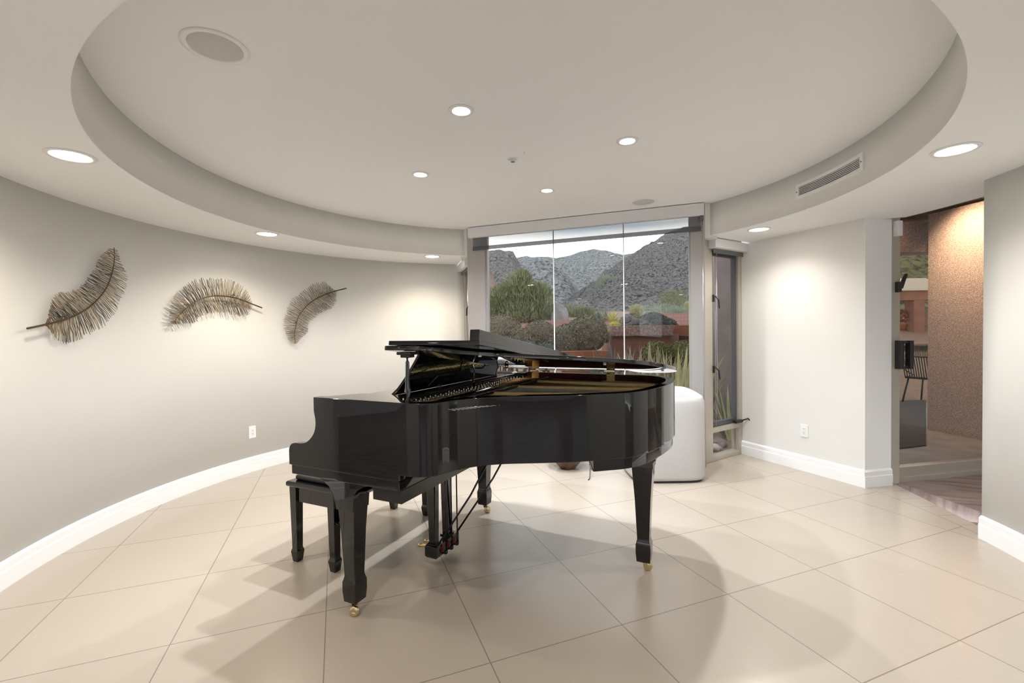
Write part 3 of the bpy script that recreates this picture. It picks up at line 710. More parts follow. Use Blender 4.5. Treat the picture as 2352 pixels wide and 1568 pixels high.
bm = B(); prism(bm, [(-0.294, 0.656), (0.30, 0.656), (0.352, 0.656), (0.352, 0.690), (0.350, 0.698), (0.342, 0.7015), (-0.294, 0.7015)], KT + 0.002, KB - 0.002, axis='y'); obj('key_bed', bm, M['black'], gp, bevel=0.004)
bm = B(); box(bm, -0.30, -0.27, KT + 0.045, KB - 0.045, 0.70, 0.75); obj('key_slip', bm, M['black'], gp, bevel=0.003)
# closed fallboard over the keys
fb = [(-0.262, 0.752), (-0.262, 0.790), (-0.235, 0.806), (-0.17, 0.812), (-0.115, 0.835), (-0.085, 0.90), (-0.08, 1.0), (-0.04, 1.0), (-0.04, 0.752)]
bm = B(); prism(bm, fb, KT + 0.046, KB - 0.046, axis='y'); obj('fallboard', bm, M['black'], gp, bevel=0.004)
# beam under the key bed, board under the case
bm = B(); box(bm, 0.195, 0.352, -0.055, KB - 0.06, 0.598, 0.657); obj('key_bed_beam', bm, M['blacksatin'], gp, bevel=0.002)
inn = offset_path(rim, 0.03)
bm = B(); prism(bm, inn, 0.80, 0.82); obj('soundboard', bm, M['spruce'], gp)
for a, b in (((0.36, 0.30), (1.20, 1.05)), ((0.36, 0.75), (1.22, 1.15)), ((0.36, 1.25), (1.10, 1.30))):
    d = (Vector(b) - Vector(a)).normalized(); nn_ = Vector((-d.y, d.x)) * 0.035
    bm = B(); prism(bm, [(a[0] + nn_.x, a[1] + nn_.y), (a[0] - nn_.x, a[1] - nn_.y), (b[0] - nn_.x, b[1] - nn_.y), (b[0] + nn_.x, b[1] + nn_.y)], 0.735, 0.80); obj('brace_beam', bm, M['blacksatin'], gp)
# iron plate with struts
pl = offset_path(rim, RIMW + 0.004)
pl = [(x, y) for x, y in pl]; pl = [(0.0, pl[0][1])] + pl + [(0.0, pl[-1][1])]
ZP = 0.978
bm = B(); prism(bm, pl, ZP - 0.012, ZP); plate = obj('iron_plate', bm, M['gold'], gp, bevel=0.002)
def strut(a, b, w, z0, z1):
    d = (Vector(b) - Vector(a)).normalized(); q = Vector((-d.y, d.x)) * w
    bm = B(); prism(bm, [(a[0] + q.x, a[1] + q.y), (a[0] - q.x, a[1] - q.y), (b[0] - q.x, b[1] - q.y), (b[0] + q.x, b[1] + q.y)], z0, z1); return bm
for a, b, w in (((0.47, 0.22), (0.80, 0.42), 0.012), ((0.47, 0.50), (1.06, 0.66), 0.013), ((0.47, 0.80), (1.20, 0.93), 0.013), ((0.47, 1.10), (1.22, 1.12), 0.013)):
    obj('plate_strut', strut(a, b, w, ZP - 0.002, ZP + 0.034), M['gold'], gp, bevel=0.006)
bm = strut((0.455, 0.03), (0.455, 1.36), 0.012, ZP - 0.002, ZP + 0.020); obj('capo_bar', bm, M['gold'], gp, bevel=0.005)
# rim lip of the plate along the bent side and tail
lip0 = offset_path(rim, RIMW + 0.004); lip1 = offset_path(rim, RIMW + 0.05)
sel = [i for i, p in enumerate(rim) if p[0] > 0.6]
bm = B(); ringprism(bm, [lip0[i] for i in sel], [lip1[i] for i in sel], ZP - 0.002, ZP + 0.014, closed=False); obj('plate_flange', bm, M['gold'], gp, bevel=0.005)
# pins and strings
bm = B(); bs = B(); bc = B()
npin = 96
for i in range(npin):
    f = i / (npin - 1); y = 0.05 + 1.29 * f
    x = 0.235 + 0.075 * ((i % 3) / 2.0) - 0.025 * math.sin(f * 9)
    lathe(bm, [(0.0034, ZP), (0.0034, ZP + 0.026), (0.0024, ZP + 0.028)], 6, (x, y, 0))
    if f < 0.62:
        xe = 0.60 + 0.62 * (f / 0.62) ** 1.0; ye = y + 0.19 * (f / 0.62); ye = min(ye, 1.28)
        yl = [p for p in rin if p[0] > 0.5]
        tube(bs, [(x, y, ZP + 0.018), (0.455, y + 0.003, ZP + 0.022), (xe - 0.04, ye, ZP + 0.014)], 0.0009, 4)
    else:
        g = (f - 0.62) / 0.38; xe = 1.20 - 0.10 * g; ye = 0.72 + 0.55 * g
        tube(bc, [(x, y, ZP + 0.016), (0.455, y - 0.006, ZP + 0.022), (xe, ye, ZP + 0.010)], 0.0011, 5)
tag(obj('tuning_pins', bm, M['steel'], gp), kind='stuff')
tag(obj('steel_strings', bs, M['steel'], gp), kind='stuff')
tag(obj('bass_strings', bc, M['copper'], gp), kind='stuff', label='copper wound bass strings')
# dampers: a dark felt rail across the strings
bm = B(); box(bm, 0.49, 0.51, 0.30, 1.30, ZP + 0.024, ZP + 0.034); obj('damper_rail', bm, M['blacksatin'], gp, bevel=0.003)
bm = B(); box(bm, 0.32, 0.435, 0.05, 1.33, ZP - 0.001, ZP + 0.006); obj('damper_felt', bm, M['blacksatin'], gp, bevel=0.002)
# cheek cap and music shelf
bm = B(); prism(bm, [(-0.136, KT + 0.001), (0.37, KT + 0.001), (0.352, -0.01), (0.30, 0.10), (0.21, 0.118), (-0.012, 0.118), (-0.07, 0.02), (-0.10, -0.025), (-0.136, -0.026)], 1.010, 1.0315); obj('cheek_cap', bm, M['black'], gp, bevel=0.002)
bm = B(); box(bm, -0.02, 0.235, 0.11, 1.36, 1.008, 1.024); box(bm, 0.215, 0.235, 0.11, 1.36, 0.994, 1.01); obj('music_shelf', bm, M['black'], gp, bevel=0.003)
bm = B(); box(bm, -0.06, 0.30, 1.36, KB - 0.01, 1.006, 1.029); obj('cheek_cap', bm, M['black'], gp, bevel=0.002)
# music desk leaning back, with curved ends and one cut-out line
lean = math.atan2(0.115, 0.183)
dk = []
for k in range(9):
    f = k / 8; dk.append((0.135 + 0.085 * (f ** 0.6) * (1 - 0.35 * f), 0.235 * f))
dk2 = [(1.22 - (y - 0.135) * 0.9, z) for y, z in dk][::-1]
mt_d = Matrix.Translation((0.150, 0, 1.027)) @ Matrix.Rotation(lean, 4, 'Y')
bm = B(); prism(bm, dk + dk2, -0.007, 0.007, axis='x')
for v in bm.verts: v.co = mt_d @ v.co
desk = obj('music_desk', bm, M['black'], gp, bevel=0.003)
for y in (0.165, 0.515, 0.875):
    bm = B(); box(bm, 0.007, 0.0095, y - 0.022, y + 0.022, 0.004, 0.022); box(bm, 0.009, 0.030, y - 0.022, y + 0.022, -0.002, 0.0005)
    tube(bm, [(0.010, y - 0.022, 0.001), (0.010, y + 0.022, 0.001)], 0.0035, 8)
    for v in bm.verts: v.co = mt_d @ v.co
    obj('desk_hinge', bm, M['brass'], gp)
for y in (0.72, 1.02):
    bm = B(); tube(bm, [mt_d @ Vector((0.012, y, 0.17)), (0.262, y + 0.01, 1.10), (0.222, y + 0.05, 1.027)], 0.0045, 8); obj('desk_support', bm, M['steel'], gp)
# hidden ledge of the desk
bm = B(); prism(bm, [(0.40, 0.02), (0.86, 0.02), (0.82, 0.085), (0.44, 0.085)], 0.0071, 0.0105, axis='x')
for v in bm.verts: v.co = mt_d @ v.co
obj('desk_panel', bm, M['black'], gp, bevel=0.002)

# lid: main lid hinged on the bass side, front flap folded back on it
LA = math.atan2(0.206, 1.51)
mlid = Matrix.Translation((0, KB + 0.004, 1.043)) @ Matrix.Rotation(-LA, 4, 'X')     # local y negative = towards the treble side
lo_ = offset_path(rim, -0.012)
lidpts = []
for x, y in lo_:
    if x >= 0.286: lidpts.append((x, y - KB - 0.004))
lidpts = [(0.286, KT - 0.010 - KB - 0.004)] + lidpts + [(0.286, 0.004)]
bm = B(); prism(bm, lidpts, 0.0, 0.0195)
lid = obj('lid', bm, M['black'], gp, bevel=0.003, seg=2); lid.matrix_local = mlid
bm = B(); box(bm, 0.293, 0.735, -1.515, 0.0, 0.0235, 0.042); fl = obj('lid_flap', bm, M['black'], gp, bevel=0.002, seg=2); fl.matrix_local = mlid
bm = B(); box(bm, 0.685, 0.727, -1.505, -0.01, 0.042, 0.086); lp_ = obj('flap_lip', bm, M['black'], gp, bevel=0.002, seg=2); lp_.matrix_local = mlid
for i in range(3):
    bm = B(); tube(bm, [(0.290, -1.46 + i * 0.66, 0.0215), (0.290, -1.30 + i * 0.66, 0.0215)], 0.004, 8)
    h = obj('flap_hinge', bm, M['brass'], gp); h.matrix_local = mlid
for L0 in (0.372, 0.905):
    bm = B(); yb = KB - RIMW - 0.004
    box(bm, L0 - 0.027, L0 + 0.027, yb - 0.0015, yb + 0.002, 0.978, 1.030); tube(bm, [(L0 - 0.027, yb - 0.002, 1.036), (L0 + 0.027, yb - 0.002, 1.036)], 0.0055, 8)
    mi = mlid
    q = B(); box(q, L0 - 0.027, L0 + 0.027, -0.118, -0.062, -0.004, -0.0005)
    for x in (-0.016, 0.016): lathe(q, [(0.0035, -0.0052), (0.0035, -0.003)], 8, (L0 + x, -0.105, 0))
    for v in q.verts: v.co = mi @ v.co
    tmp = bpy.data.meshes.new('t'); q.to_mesh(tmp); q.free(); bm.from_mesh(tmp); bpy.data.meshes.remove(tmp)
    obj('lid_hinge', bm, M['brass'], gp)
for x, y in ((0.62, -1.30), (1.06, -0.85), (1.27, -0.38)):
    bm = B(); lathe(bm, [(0.007, -0.006), (0.008, -0.0005)], 12, (x, y, 0)); k = obj('lid_bumper', bm, M['white'], gp); k.matrix_local = mlid
# short prop stick with cup, and the long stick lying on its rest
ztop = 1.043 + math.sin(LA) * (KB + 0.004 + 0.045) - 0.004
bm = B(); tube(bm, [(0.385, -0.042, 1.0), (0.385, -0.042, 1.035), (0.385, -0.042, 1.075), (0.386, -0.043, 1.095), (0.387, -0.044, 1.13), (0.388, -0.045, 1.2), (0.388, -0.045, ztop - 0.018)], 0.0115, 10, taper=[1.15, 1.2, 1.2, 0.95, 0.8, 0.72, 0.72]); obj('lid_prop', bm, M['black'], gp)
bm = B(); box(bm, 0.355, 0.425, -0.075, -0.02, ztop - 0.010, ztop + 0.002); box(bm, 0.368, 0.412, -0.066, -0.026, ztop - 0.022, ztop - 0.008); obj('prop_cup', bm, M['blacksatin'], gp, bevel=0.003)
for y in (-0.055, -0.03):
    bm = B(); lathe(bm, [(0.0035, 1.036), (0.0035, 1.048), (0.0015, 1.050)], 8, (0.372, y, 0)); obj('prop_screw', bm, M['brass'], gp)
bm = B(); tube(bm, [(0.405, 0.16, 1.005), (0.402, 0.4, 1.003), (0.398, 0.71, 1.001)], 0.0115, 10); obj('long_prop', bm, M['black'], gp)
bm = B(); box(bm, 0.39, 0.42, 0.14, 0.18, ZP, 1.0); obj('prop_pivot', bm, M['blacksatin'], gp, bevel=0.003)
bm = B(); lathe(bm, [(0.012, 0), (0.010, -0.014), (0.006, -0.022)], 12, (0.42, -0.62, 0)); k = obj('lid_catch', bm, M['brass'], gp); k.matrix_local = mlid

# legs with casters
def leg(cx, cy, bracket, ztop_):
    bm = B()
    lv = [(0.055, 0.030), (0.058, 0.0355), (0.105, 0.0395), (0.152, 0.0395), (0.162, 0.036), (0.178, 0.0325), (0.19, 0.0325), (0.40, 0.040), (0.585, 0.050)]
    rows = []
    for z, h_ in lv:
        hx = h_ if z < 0.3 else h_ * (1.0 + 0.10 * (z - 0.3) / 0.28)
        rows.append([bm.verts.new((cx + sx_ * hx, cy + sy_ * h_, z)) for sx_, sy_ in ((-1, -1), (1, -1), (1, 1), (-1, 1))])
    for i in range(len(rows) - 1):
        for k in range(4): bm.faces.new((rows[i][k], rows[i][(k + 1) % 4], rows[i + 1][(k + 1) % 4], rows[i + 1][k]))
    bm.faces.new(rows[0]); bm.faces.new(rows[-1])
    l = obj('leg', bm, M['black'], gp, bevel=0.0015, seg=2)
    if bracket:
        prof = [(cx - 0.055, 0.50), (cx - 0.06, 0.535), (cx - 0.075, 0.575), (cx - 0.10, 0.604), (cx - 0.135, 0.624), (cx - 0.155, 0.633), (cx - 0.158, 0.657), (cx + 0.16, 0.657), (cx + 0.16, 0.638), (cx + 0.115, 0.625), (cx + 0.082, 0.606), (cx + 0.066, 0.588), (cx + 0.056, 0.565), (cx + 0.05, 0.50)]
        bm = B(); prism(bm, prof, cy - 0.052, cy + 0.052, axis='y'); obj('bracket', bm, M['black'], l, bevel=0.002)
        bm = B(); prism(bm, [(cx + 0.040, 0.582), (cx + 0.075, 0.588), (cx + 0.095, 0.602), (cx + 0.13, 0.612), (cx + 0.13, 0.604), (cx + 0.10, 0.594), (cx + 0.08, 0.576), (cx + 0.060, 0.566)], cy - 0.056, cy + 0.056, axis='y'); obj('moulding', bm, M['black'], l, bevel=0.002)
    else:
        bm = B(); box(bm, cx - 0.075, cx + 0.075, cy - 0.075, cy + 0.075, 0.628, ztop_); box(bm, cx - 0.058, cx + 0.058, cy - 0.055, cy + 0.055, 0.58, 0.612)
        prism(bm, [(cx - 0.055, 0.607), (cx + 0.055, 0.607), (cx + 0.072, 0.632), (cx - 0.072, 0.632)], cy - 0.066, cy + 0.066, axis='y'); obj('bracket', bm, M['black'], l, bevel=0.002)
    return l
def caster(l, cx, cy, wx, wy, ang):
    bm = B(); lathe(bm, [(0.020, 0.056), (0.020, 0.051), (0.010, 0.049), (0.009, 0.043)], 16, (cx, cy, 0))
    d = Vector((math.cos(ang), math.sin(ang), 0)); s = Vector((-d.y, d.x, 0))
    c0 = Vector((cx, cy, 0)); w = Vector((wx, wy, 0.0235))
    for k in (-1, 1):
        a = [c0 + s * k * 0.012 - d * 0.012 + Vector((0, 0, 0.047)), c0 + s * k * 0.012 + d * 0.012 + Vector((0, 0, 0.047)), w + s * k * 0.0125 + d * 0.008 + Vector((0, 0, -0.006)), w + s * k * 0.0125 - d * 0.008 + Vector((0, 0, -0.002))]
        b = [p + s * k * 0.003 for p in a]
        va_ = [bm.verts.new(p) for p in a]; vb_ = [bm.verts.new(p) for p in b]
        bm.faces.new(va_); bm.faces.new(vb_)
        for i in range(4): bm.faces.new((va_[i], va_[(i + 1) % 4], vb_[(i + 1) % 4], vb_[i]))
    obj('caster_fork', bm, M['chrome'], l, bevel=0.001)
    bm = B(); lathe(bm, [(0.005, -0.0115), (0.018, -0.0115), (0.0235, -0.008), (0.0235, 0.008), (0.018, 0.0115), (0.005, 0.0115)], 24)
    rot = Matrix.Translation(w) @ Matrix.Rotation(math.atan2(s.y, s.x), 4, 'Z') @ Matrix.Rotation(PI / 2, 4, 'Y')
    for v in bm.verts: v.co = rot @ v.co
    obj('caster_wheel', bm, M['chrome'], l)
LEGS = [(-0.012, 0.035, True, 0.657, (0.012, 0.006), 0.5), (-0.028, 1.345, True, 0.657, (0.004, 1.325), 0.4), (1.179, 0.966, False, 0.73, (1.196, 0.975), 0.3)]
for cx, cy, br, zt, wp, an in LEGS:
    l = leg(cx, cy, br, zt); caster(l, cx, cy, wp[0], wp[1], an)
# lyre
bm = B(); box(bm, 0.033, 0.114, 0.525, 0.765, 0.05, 0.112); box(bm, 0.038, 0.109, 0.53, 0.76, 0.042, 0.05); ly = obj('pedal_lyre', bm, M['black'], gp, bevel=0.004)
for y in (0.565, 0.70):
    bm = B()
    for z0, z1, a, b in ((0.112, 0.12, 0.030, 0.030), (0.12, 0.66, 0.020, 0.027)):
        vs = [bm.verts.new((0.07 + sx_ * h_, y + sy_ * h_, z)) for z, h_ in ((z0, a), (z1, b)) for sx_, sy_ in ((-1, -1), (1, -1), (1, 1), (-1, 1))]
        for i in range(4): bm.faces.new((vs[i], vs[(i + 1) % 4], vs[4 + (i + 1) % 4], vs[4 + i]))
        bm.faces.new(vs[:4]); bm.faces.new(vs[4:])
    obj('lyre_post', bm, M['black'], ly, bevel=0.0015)
for y in (0.585, 0.645, 0.705):
    bm = B(); tube(bm, [(0.04, y, 0.082), (-0.005, y, 0.080), (-0.03, y, 0.077), (-0.048, y, 0.072), (-0.056, y, 0.068)], 0.010, 10, taper=[0.7, 0.8, 1.05, 1.15, 0.7]); obj('pedal', bm, M['brass'], ly)
    bm = B()
    box(bm, 0.113, 0.1165, y - 0.018, y + 0.006, 0.066, 0.0695); box(bm, 0.113, 0.1165, y - 0.018, y - 0.0145, 0.0695, 0.096); box(bm, 0.113, 0.1165, y + 0.0025, y + 0.006, 0.0695, 0.096); box(bm, 0.113, 0.1165, y - 0.018, y + 0.006, 0.096, 0.099); box(bm, 0.113, 0.1145, y - 0.006, y + 0.0025, 0.0695, 0.096)
    obj('pedal_bushing', bm, M['redfelt'], ly)
    bm = B(); tube(bm, [(0.132, y + 0.012, 0.062), (0.132, y + 0.012, 0.655)], 0.0042, 8); lathe(bm, [(0.008, 0.056), (0.0095, 0.060), (0.0095, 0.070), (0.007, 0.074)], 10, (0.132, y + 0.012, 0)); box(bm, 0.112, 0.136, y + 0.004, y + 0.020, 0.050, 0.058)
    obj('pedal_rod', bm, M['blacksatin'], ly)
for y0, y1, x1, z1 in ((0.535, 0.80, 0.40, 0.66), (0.745, 1.10, 0.42, 0.70)):
    bm = B(); tube(bm, [(0.112, y0, 0.115), (x1 * 0.5 + 0.06, (y0 + y1) / 2, (0.115 + z1) / 2), (x1, y1, z1 + 0.06)], 0.006, 8); obj('lyre_brace', bm, M['blacksatin'], ly)
bm = B(); tube(bm, [(0.36, 0.60, 0.73), (0.38, 0.70, 0.655), (0.40, 0.90, 0.645), (0.41, 1.0, 0.648), (0.415, 1.015, 0.70), (0.415, 1.015, 0.74)], 0.010, 8); obj('trap_lever', bm, M['blacksatin'], gp)
bm = B(); box(bm, 0.60, 0.70, 0.75, 0.80, 0.70, 0.735); obj('trap_block', bm, M['blacksatin'], gp, bevel=0.002)

# ------------------------------------------------------------------ bench
bn = thing('piano_bench', 'black lacquered piano bench tucked under the keyboard', 'bench', PO, PANG)
bx0, bx1, by0, by1 = -0.725, -0.345, 0.225, 1.165
bm = B(); box(bm, bx0, bx1, by0, by1, 0.445, 0.475); obj('seat_board', bm, M['black'], bn, bevel=0.012, seg=4)
bm = B(); box(bm, bx0 + 0.035, bx1 - 0.035, by0 + 0.04, by1 - 0.04, 0.475, 0.505); obj('cushion', bm, M['leather'], bn, bevel=0.012, seg=3)
bm = B(); box(bm, bx0 + 0.035, bx1 - 0.035, by0 + 0.03, by0 + 0.05, 0.355, 0.445); box(bm, bx0 + 0.035, bx1 - 0.035, by1 - 0.05, by1 - 0.03, 0.355, 0.445)
box(bm, bx0 + 0.03, bx0 + 0.05, by0 + 0.05, by1 - 0.05, 0.355, 0.445); box(bm, bx1 - 0.05, bx1 - 0.03, by0 + 0.05, by1 - 0.05, 0.355, 0.445); obj('apron', bm, M['black'], bn, bevel=0.002)
for cx in (-0.684, -0.387):
    for cy in (0.268, 1.118):
        bm = B(); rows = []
        for z, h_ in ((0.0, 0.018), (0.004, 0.0195), (0.058, 0.026), (0.066, 0.0245), (0.078, 0.0205), (0.086, 0.0205), (0.445, 0.026)):
            rows.append([bm.verts.new((cx + sx_ * h_, cy + sy_ * h_, z)) for sx_, sy_ in ((-1, -1), (1, -1), (1, 1), (-1, 1))])
        for i in range(len(rows) - 1):
            for k in range(4): bm.faces.new((rows[i][k], rows[i][(k + 1) % 4], rows[i + 1][(k + 1) % 4], rows[i + 1][k]))
        bm.faces.new(rows[0]); bm.faces.new(rows[-1])
        obj('leg', bm, M['black'], bn, bevel=0.0015)

# ------------------------------------------------------------------ lounge chair, vase, cord
lc = thing('barrel_chair', 'white upholstered barrel chair behind the piano tail beside the picture window', 'armchair', (1.355, 4.135, 0), 0)
def squircle(ax, ay, n=64, e=4.5):
    res = []
    for k in range(n):
        a = 2 * PI * k / n; c, s = math.cos(a), math.sin(a); r = (abs(c) ** e + abs(s) ** e) ** (-1 / e)
        res.append((ax * r * c, ay * r * s))
    return res
bm = B(); rows = []
prof = [(0.97, 0.022, 1), (1.0, 0.05, 1), (1.0, 0.35, 1), (0.995, 0.60, 1), (0.985, 0.70, 1), (0.955, 0.735, 1), (0.90, 0.748, 1), (0.84, 0.735, 1), (0.79, 0.69, 1), (0.74, 0.52, 1), (0.70, 0.43, 1), (0.0, 0.42, 1)]
sq = squircle(0.330, 0.272)
for s_, z, _ in prof:
    row = []
    for k, (x, y) in enumerate(sq):
        zz = z
        if z > 0.5:                         # the rim rises a little towards the window
            zz = z + 0.020 * (y / 0.27) * (1 if z > 0.6 else 0.3) + 0.008
        row.append(bm.verts.new((x * max(s_, 0.001), y * max(s_, 0.001), zz)))
    rows.append(row)
for i in range(len(rows) - 1):
    for k in range(64):
        f = bm.faces.new((rows[i][k], rows[i][(k + 1) % 64], rows[i + 1][(k + 1) % 64], rows[i + 1][k])); f.smooth = True
bm.faces.new(rows[0])
obj('shell', bm, M['boucle'], lc, smooth=True)
for k in range(40, 64, 1):
    x0, y0 = sq[k]; bm = B()
    if k % 2: continue
    tube(bm, [(x0 * 0.785, y0 * 0.785, 0.70), (x0 * 0.755, y0 * 0.755, 0.60), (x0 * 0.73, y0 * 0.73, 0.50)], 0.010, 6); obj('pleat', bm, M['boucle'], lc)
bm = B(); prism(bm, [(x * 0.70, y * 0.70) for x, y in sq], 0.41, 0.45); obj('seat_cushion', bm, M['boucle'], lc, bevel=0.02, seg=3)
bm = B(); prism(bm, [(x * 0.93, y * 0.93) for x, y in sq], 0.0, 0.024); obj('plinth', bm, M['slot'], lc)

va_ = thing('planter_vase', 'faceted bronze vase standing on the floor beneath the piano tail', 'vase', (0.520, 4.37, 0), 0.0)
bm = B(); rows = []
for r, z, tw in ((0.075, 0.0, 0), (0.19, 0.13, 30), (0.20, 0.26, 0), (0.15, 0.42, 30), (0.12, 0.46, 30), (0.10, 0.46, 30), (0.10, 0.30, 30)):
    rows.append([bm.verts.new((r * math.cos(math.radians(60 * k + tw - 90)), r * math.sin(math.radians(60 * k + tw - 90)), z)) for k in range(6)])
for i in range(len(rows) - 1):
    same = i in (3, 4, 5)
    for k in range(6):
        a, b, c, d = rows[i][k], rows[i][(k + 1) % 6], rows[i + 1][k], rows[i + 1][(k + 1) % 6]
        if same: bm.faces.new((a, b, d, c))
        elif i % 2 == 0: bm.faces.new((a, b, c)); bm.faces.new((b, d, c))
        else: bm.faces.new((a, b, d)); bm.faces.new((a, d, c))
bm.faces.new(rows[0]); bm.faces.new(rows[-1])
obj('body', bm, M['bronze'], va_, bevel=0.003)
bm = B(); pts = smooth_path([(0.70, 4.02, 0.004), (0.712, 4.05, 0.02), (0.722, 4.08, 0.12), (0.70, 4.16, 0.004), (0.62, 4.35, 0.004), (0.74, 4.62, 0.004)], 8)
pts = smooth_path([(0.655, 3.99, 0.0042), (0.672, 4.02, 0.010), (0.684, 4.06, 0.05), (0.690, 4.10, 0.115), (0.687, 4.14, 0.20), (0.70, 4.20, 0.10), (0.74, 4.30, 0.0045), (0.80, 4.42, 0.0042), (0.86, 4.55, 0.0042)], 6)
tube(bm, pts, 0.004, 8); o = obj('power_cord', bm, M['black_metal']); tag(o, 'thin black power cord looping up from the floor beside the bronze vase', 'cord')

# ------------------------------------------------------------------ feather wall sculptures
def feather(lab, quill, upper, lower, nb, base_skip=0.13):
    rq = RW - 0.045
    def pr(uv, dr=0.0): return on_cyl(uv[0], uv[1], C1, rq + dr)
    def res(pl, n):
        p = [Vector((*a, 0)) for a in pl]; q = smooth_path(p, 10)
        ds = [0]
        for i in range(1, len(q)): ds.append(ds[-1] + (q[i] - q[i - 1]).length)
        o_ = []
        for i in range(n):
            t = ds[-1] * i / (n - 1); j = max(k for k in range(len(ds)) if ds[k] <= t + 1e-9)
            if j >= len(q) - 1: o_.append(q[-1]); continue
            f = (t - ds[j]) / max(1e-9, ds[j + 1] - ds[j]); o_.append(q[j].lerp(q[j + 1], f))
        return o_
    Q = res(quill, 200); U = res(upper, 200); Lw = res(lower, 200)
    mid = pr(Q[100].xy)
    t = thing('wall_feather', lab, 'wall sculpture', mid, 0, 'feather wall sculptures')
    bm = B(); tube(bm, [pr(q.xy) - mid for q in Q[::6] + [Q[-1]]], 0.0052, 8, taper=[1.25 - 0.85 * i / 34 for i in range(35)]); obj('quill', bm, M['quill'], t)
    R_ = random.Random(len(lab))
    for nm, E in (('upper_vane', U), ('lower_vane', Lw)):
        bm = B(); n = nb
        clump = 0.0
        for i in range(n):
            f = i / (n - 1)
            a = Q[int(199 * (base_skip + (0.985 - base_skip) * f))]
            if i % 5 == 0: clump = R_.uniform(-0.014, 0.014)
            g = min(1, max(0, f + clump * 0.6 + R_.uniform(-0.006, 0.006))); b = E[int(199 * g)]
            ln = R_.uniform(0.88, 1.0) if R_.random() > 0.12 else R_.uniform(0.72, 0.9)
            b = a.lerp(b, ln); d = b - a; s = Vector((-d.y, d.x, 0)) * R_.uniform(-0.035, 0.06)
            m1 = a.lerp(b, 0.33) + s; m2 = a.lerp(b, 0.68) - s * 0.8
            dr = R_.uniform(-0.004, 0.004)
            tube(bm, [pr(a.xy) - mid, pr(m1.xy, dr) - mid, pr(m2.xy, dr) - mid, pr(b.xy, dr * 1.5) - mid], 0.0021, 5, taper=[1, 1.0, 0.95, 0.75])
        obj(nm, bm, M['wire_dark'], t)
    for f in (0.30, 0.78):
        q = Q[int(199 * f)]; c = pr((q.x, q.y - 6)) - mid; nrm = (Vector((C1[0], C1[1], c.z + mid.z)) - mid - c).normalized()
        a1 = nrm.cross(Vector((0, 0, 1))).normalized(); a2 = Vector((0, 0, 1))
        bm = B(); tube(bm, [c + (a1 * math.cos(k * PI / 8) + a2 * math.sin(k * PI / 8)) * 0.009 for k in range(17)], 0.0018, 5)
        tube(bm, [c, c - nrm * 0.045], 0.003, 6); obj('mounting_ring', bm, M['quill'], t)
    return t
feather('large dark metal feather sculpture pointing up, leftmost on the curved wall',
        [(63, 754), (106, 744.7), (151, 733), (189, 716), (212, 699), (231, 680), (246.6, 656.7), (258, 624), (263, 591.7), (262, 568.7)],
        [(106, 742), (112, 715), (117, 690), (124, 676), (149, 667), (174, 663), (193, 643), (213, 620), (221.7, 598), (231, 586), (252, 568)],
        [(108, 748), (133.7, 783), (158.6, 790.6), (199, 773), (228, 758), (250, 744), (268.6, 719), (279, 689), (293.5, 653), (291.6, 630), (280, 605), (270, 574)], 105)
feather('arched golden metal feather sculpture, middle one on the curved wall',
        [(601.8, 706.8), (582, 699), (548, 686), (522.5, 680.8), (497, 679.4), (473.7, 682.4), (448, 693), (428.7, 707.8), (413, 721.5), (398, 744)],
        [(580, 694), (571, 671.6), (561.7, 657), (538, 645), (518.6, 639), (482.5, 637), (456, 637), (430.6, 650), (401, 676.5), (389.6, 704), (388.6, 735), (397, 745)],
        [(581, 702), (565.6, 728), (538, 724), (507, 718), (487, 721.5), (458, 729), (452, 741), (428.7, 744), (411, 745), (399, 745)], 105)
feather('drooping metal feather sculpture curving downwards, rightmost on the curved wall',
        [(795.8, 661.8), (771, 668), (747.5, 675.5), (728, 685), (710, 697), (694.7, 713.7), (684.9, 729), (680, 747), (677, 766.5), (678.4, 790)],
        [(768, 666), (744.5, 645), (735.7, 647), (720, 650), (705.4, 659), (683, 675.5), (669, 683), (659.5, 704), (657.5, 717.6), (648.7, 737), (652.6, 758.6), (663.4, 782), (676, 790)],
        [(773, 669), (772, 694), (765, 707.8), (749.4, 713.7), (733.8, 721.5), (722, 733), (710, 743), (707.4, 764.5), (692.7, 776), (682, 789)], 105)

# ------------------------------------------------------------------ outdoors: garden, hills, patio
GP = [(3.0, -0.16), (5.6, -0.16), (8.5, 0.0), (12, 0.55), (17, 1.35), (24, 2.0), (40, 2.9), (70, 4.2), (130, 6.0)]
def gz(y):
    for (a, za), (b, zb) in zip(GP, GP[1:]):
        if y <= b: return za + (zb - za) * max(0, (y - a)) / (b - a)
    return GP[-1][1]
bm = B(); ys = [3.0, 4.5, 5.6, 6.5, 7.5, 8.5, 9.5, 10.5, 12, 13.5, 15, 17, 20, 24, 30, 40, 55, 70, 100, 130]; rows = []
for y in ys:
    rows.append([bm.verts.new((x * (1 + y / 20), y, gz(y) + (0.25 * noise.noise(Vector((x * 0.6, y * 0.3, 0))) * min(1, max(0, y - 9) / 6)))) for x in range(-16, 17)])
for i in range(len(rows) - 1):
    for k in range(32):
        x = rows[i][k].co.x
        # leave out what would lie under the house and patio
        if ys[i] < 5.6 and (rows[i][k].co.x + rows[i][k + 1].co.x) / 2 > 2.6: continue
        if ys[i] < 5.0: 
            if (rows[i][k].co.x) < 2.4: continue
        bm.faces.new((rows[i][k], rows[i][k + 1], rows[i + 1][k + 1], rows[i + 1][k]))
o = obj('garden_ground', bm, M['gravel'], smooth=True); o['kind'] = 'structure'; o['label'] = 'desert garden ground of brown gravel rising to the hills'
bm = B(); prism(bm, [(-1.5, 1.88), (-3.6, 3.2), (-2.0, 4.0), (2.0, 4.0), (3.2, 2.6), (2.4, 2.2), (1.7, 2.5), (1.3, 1.88)], -0.2, -0.10)
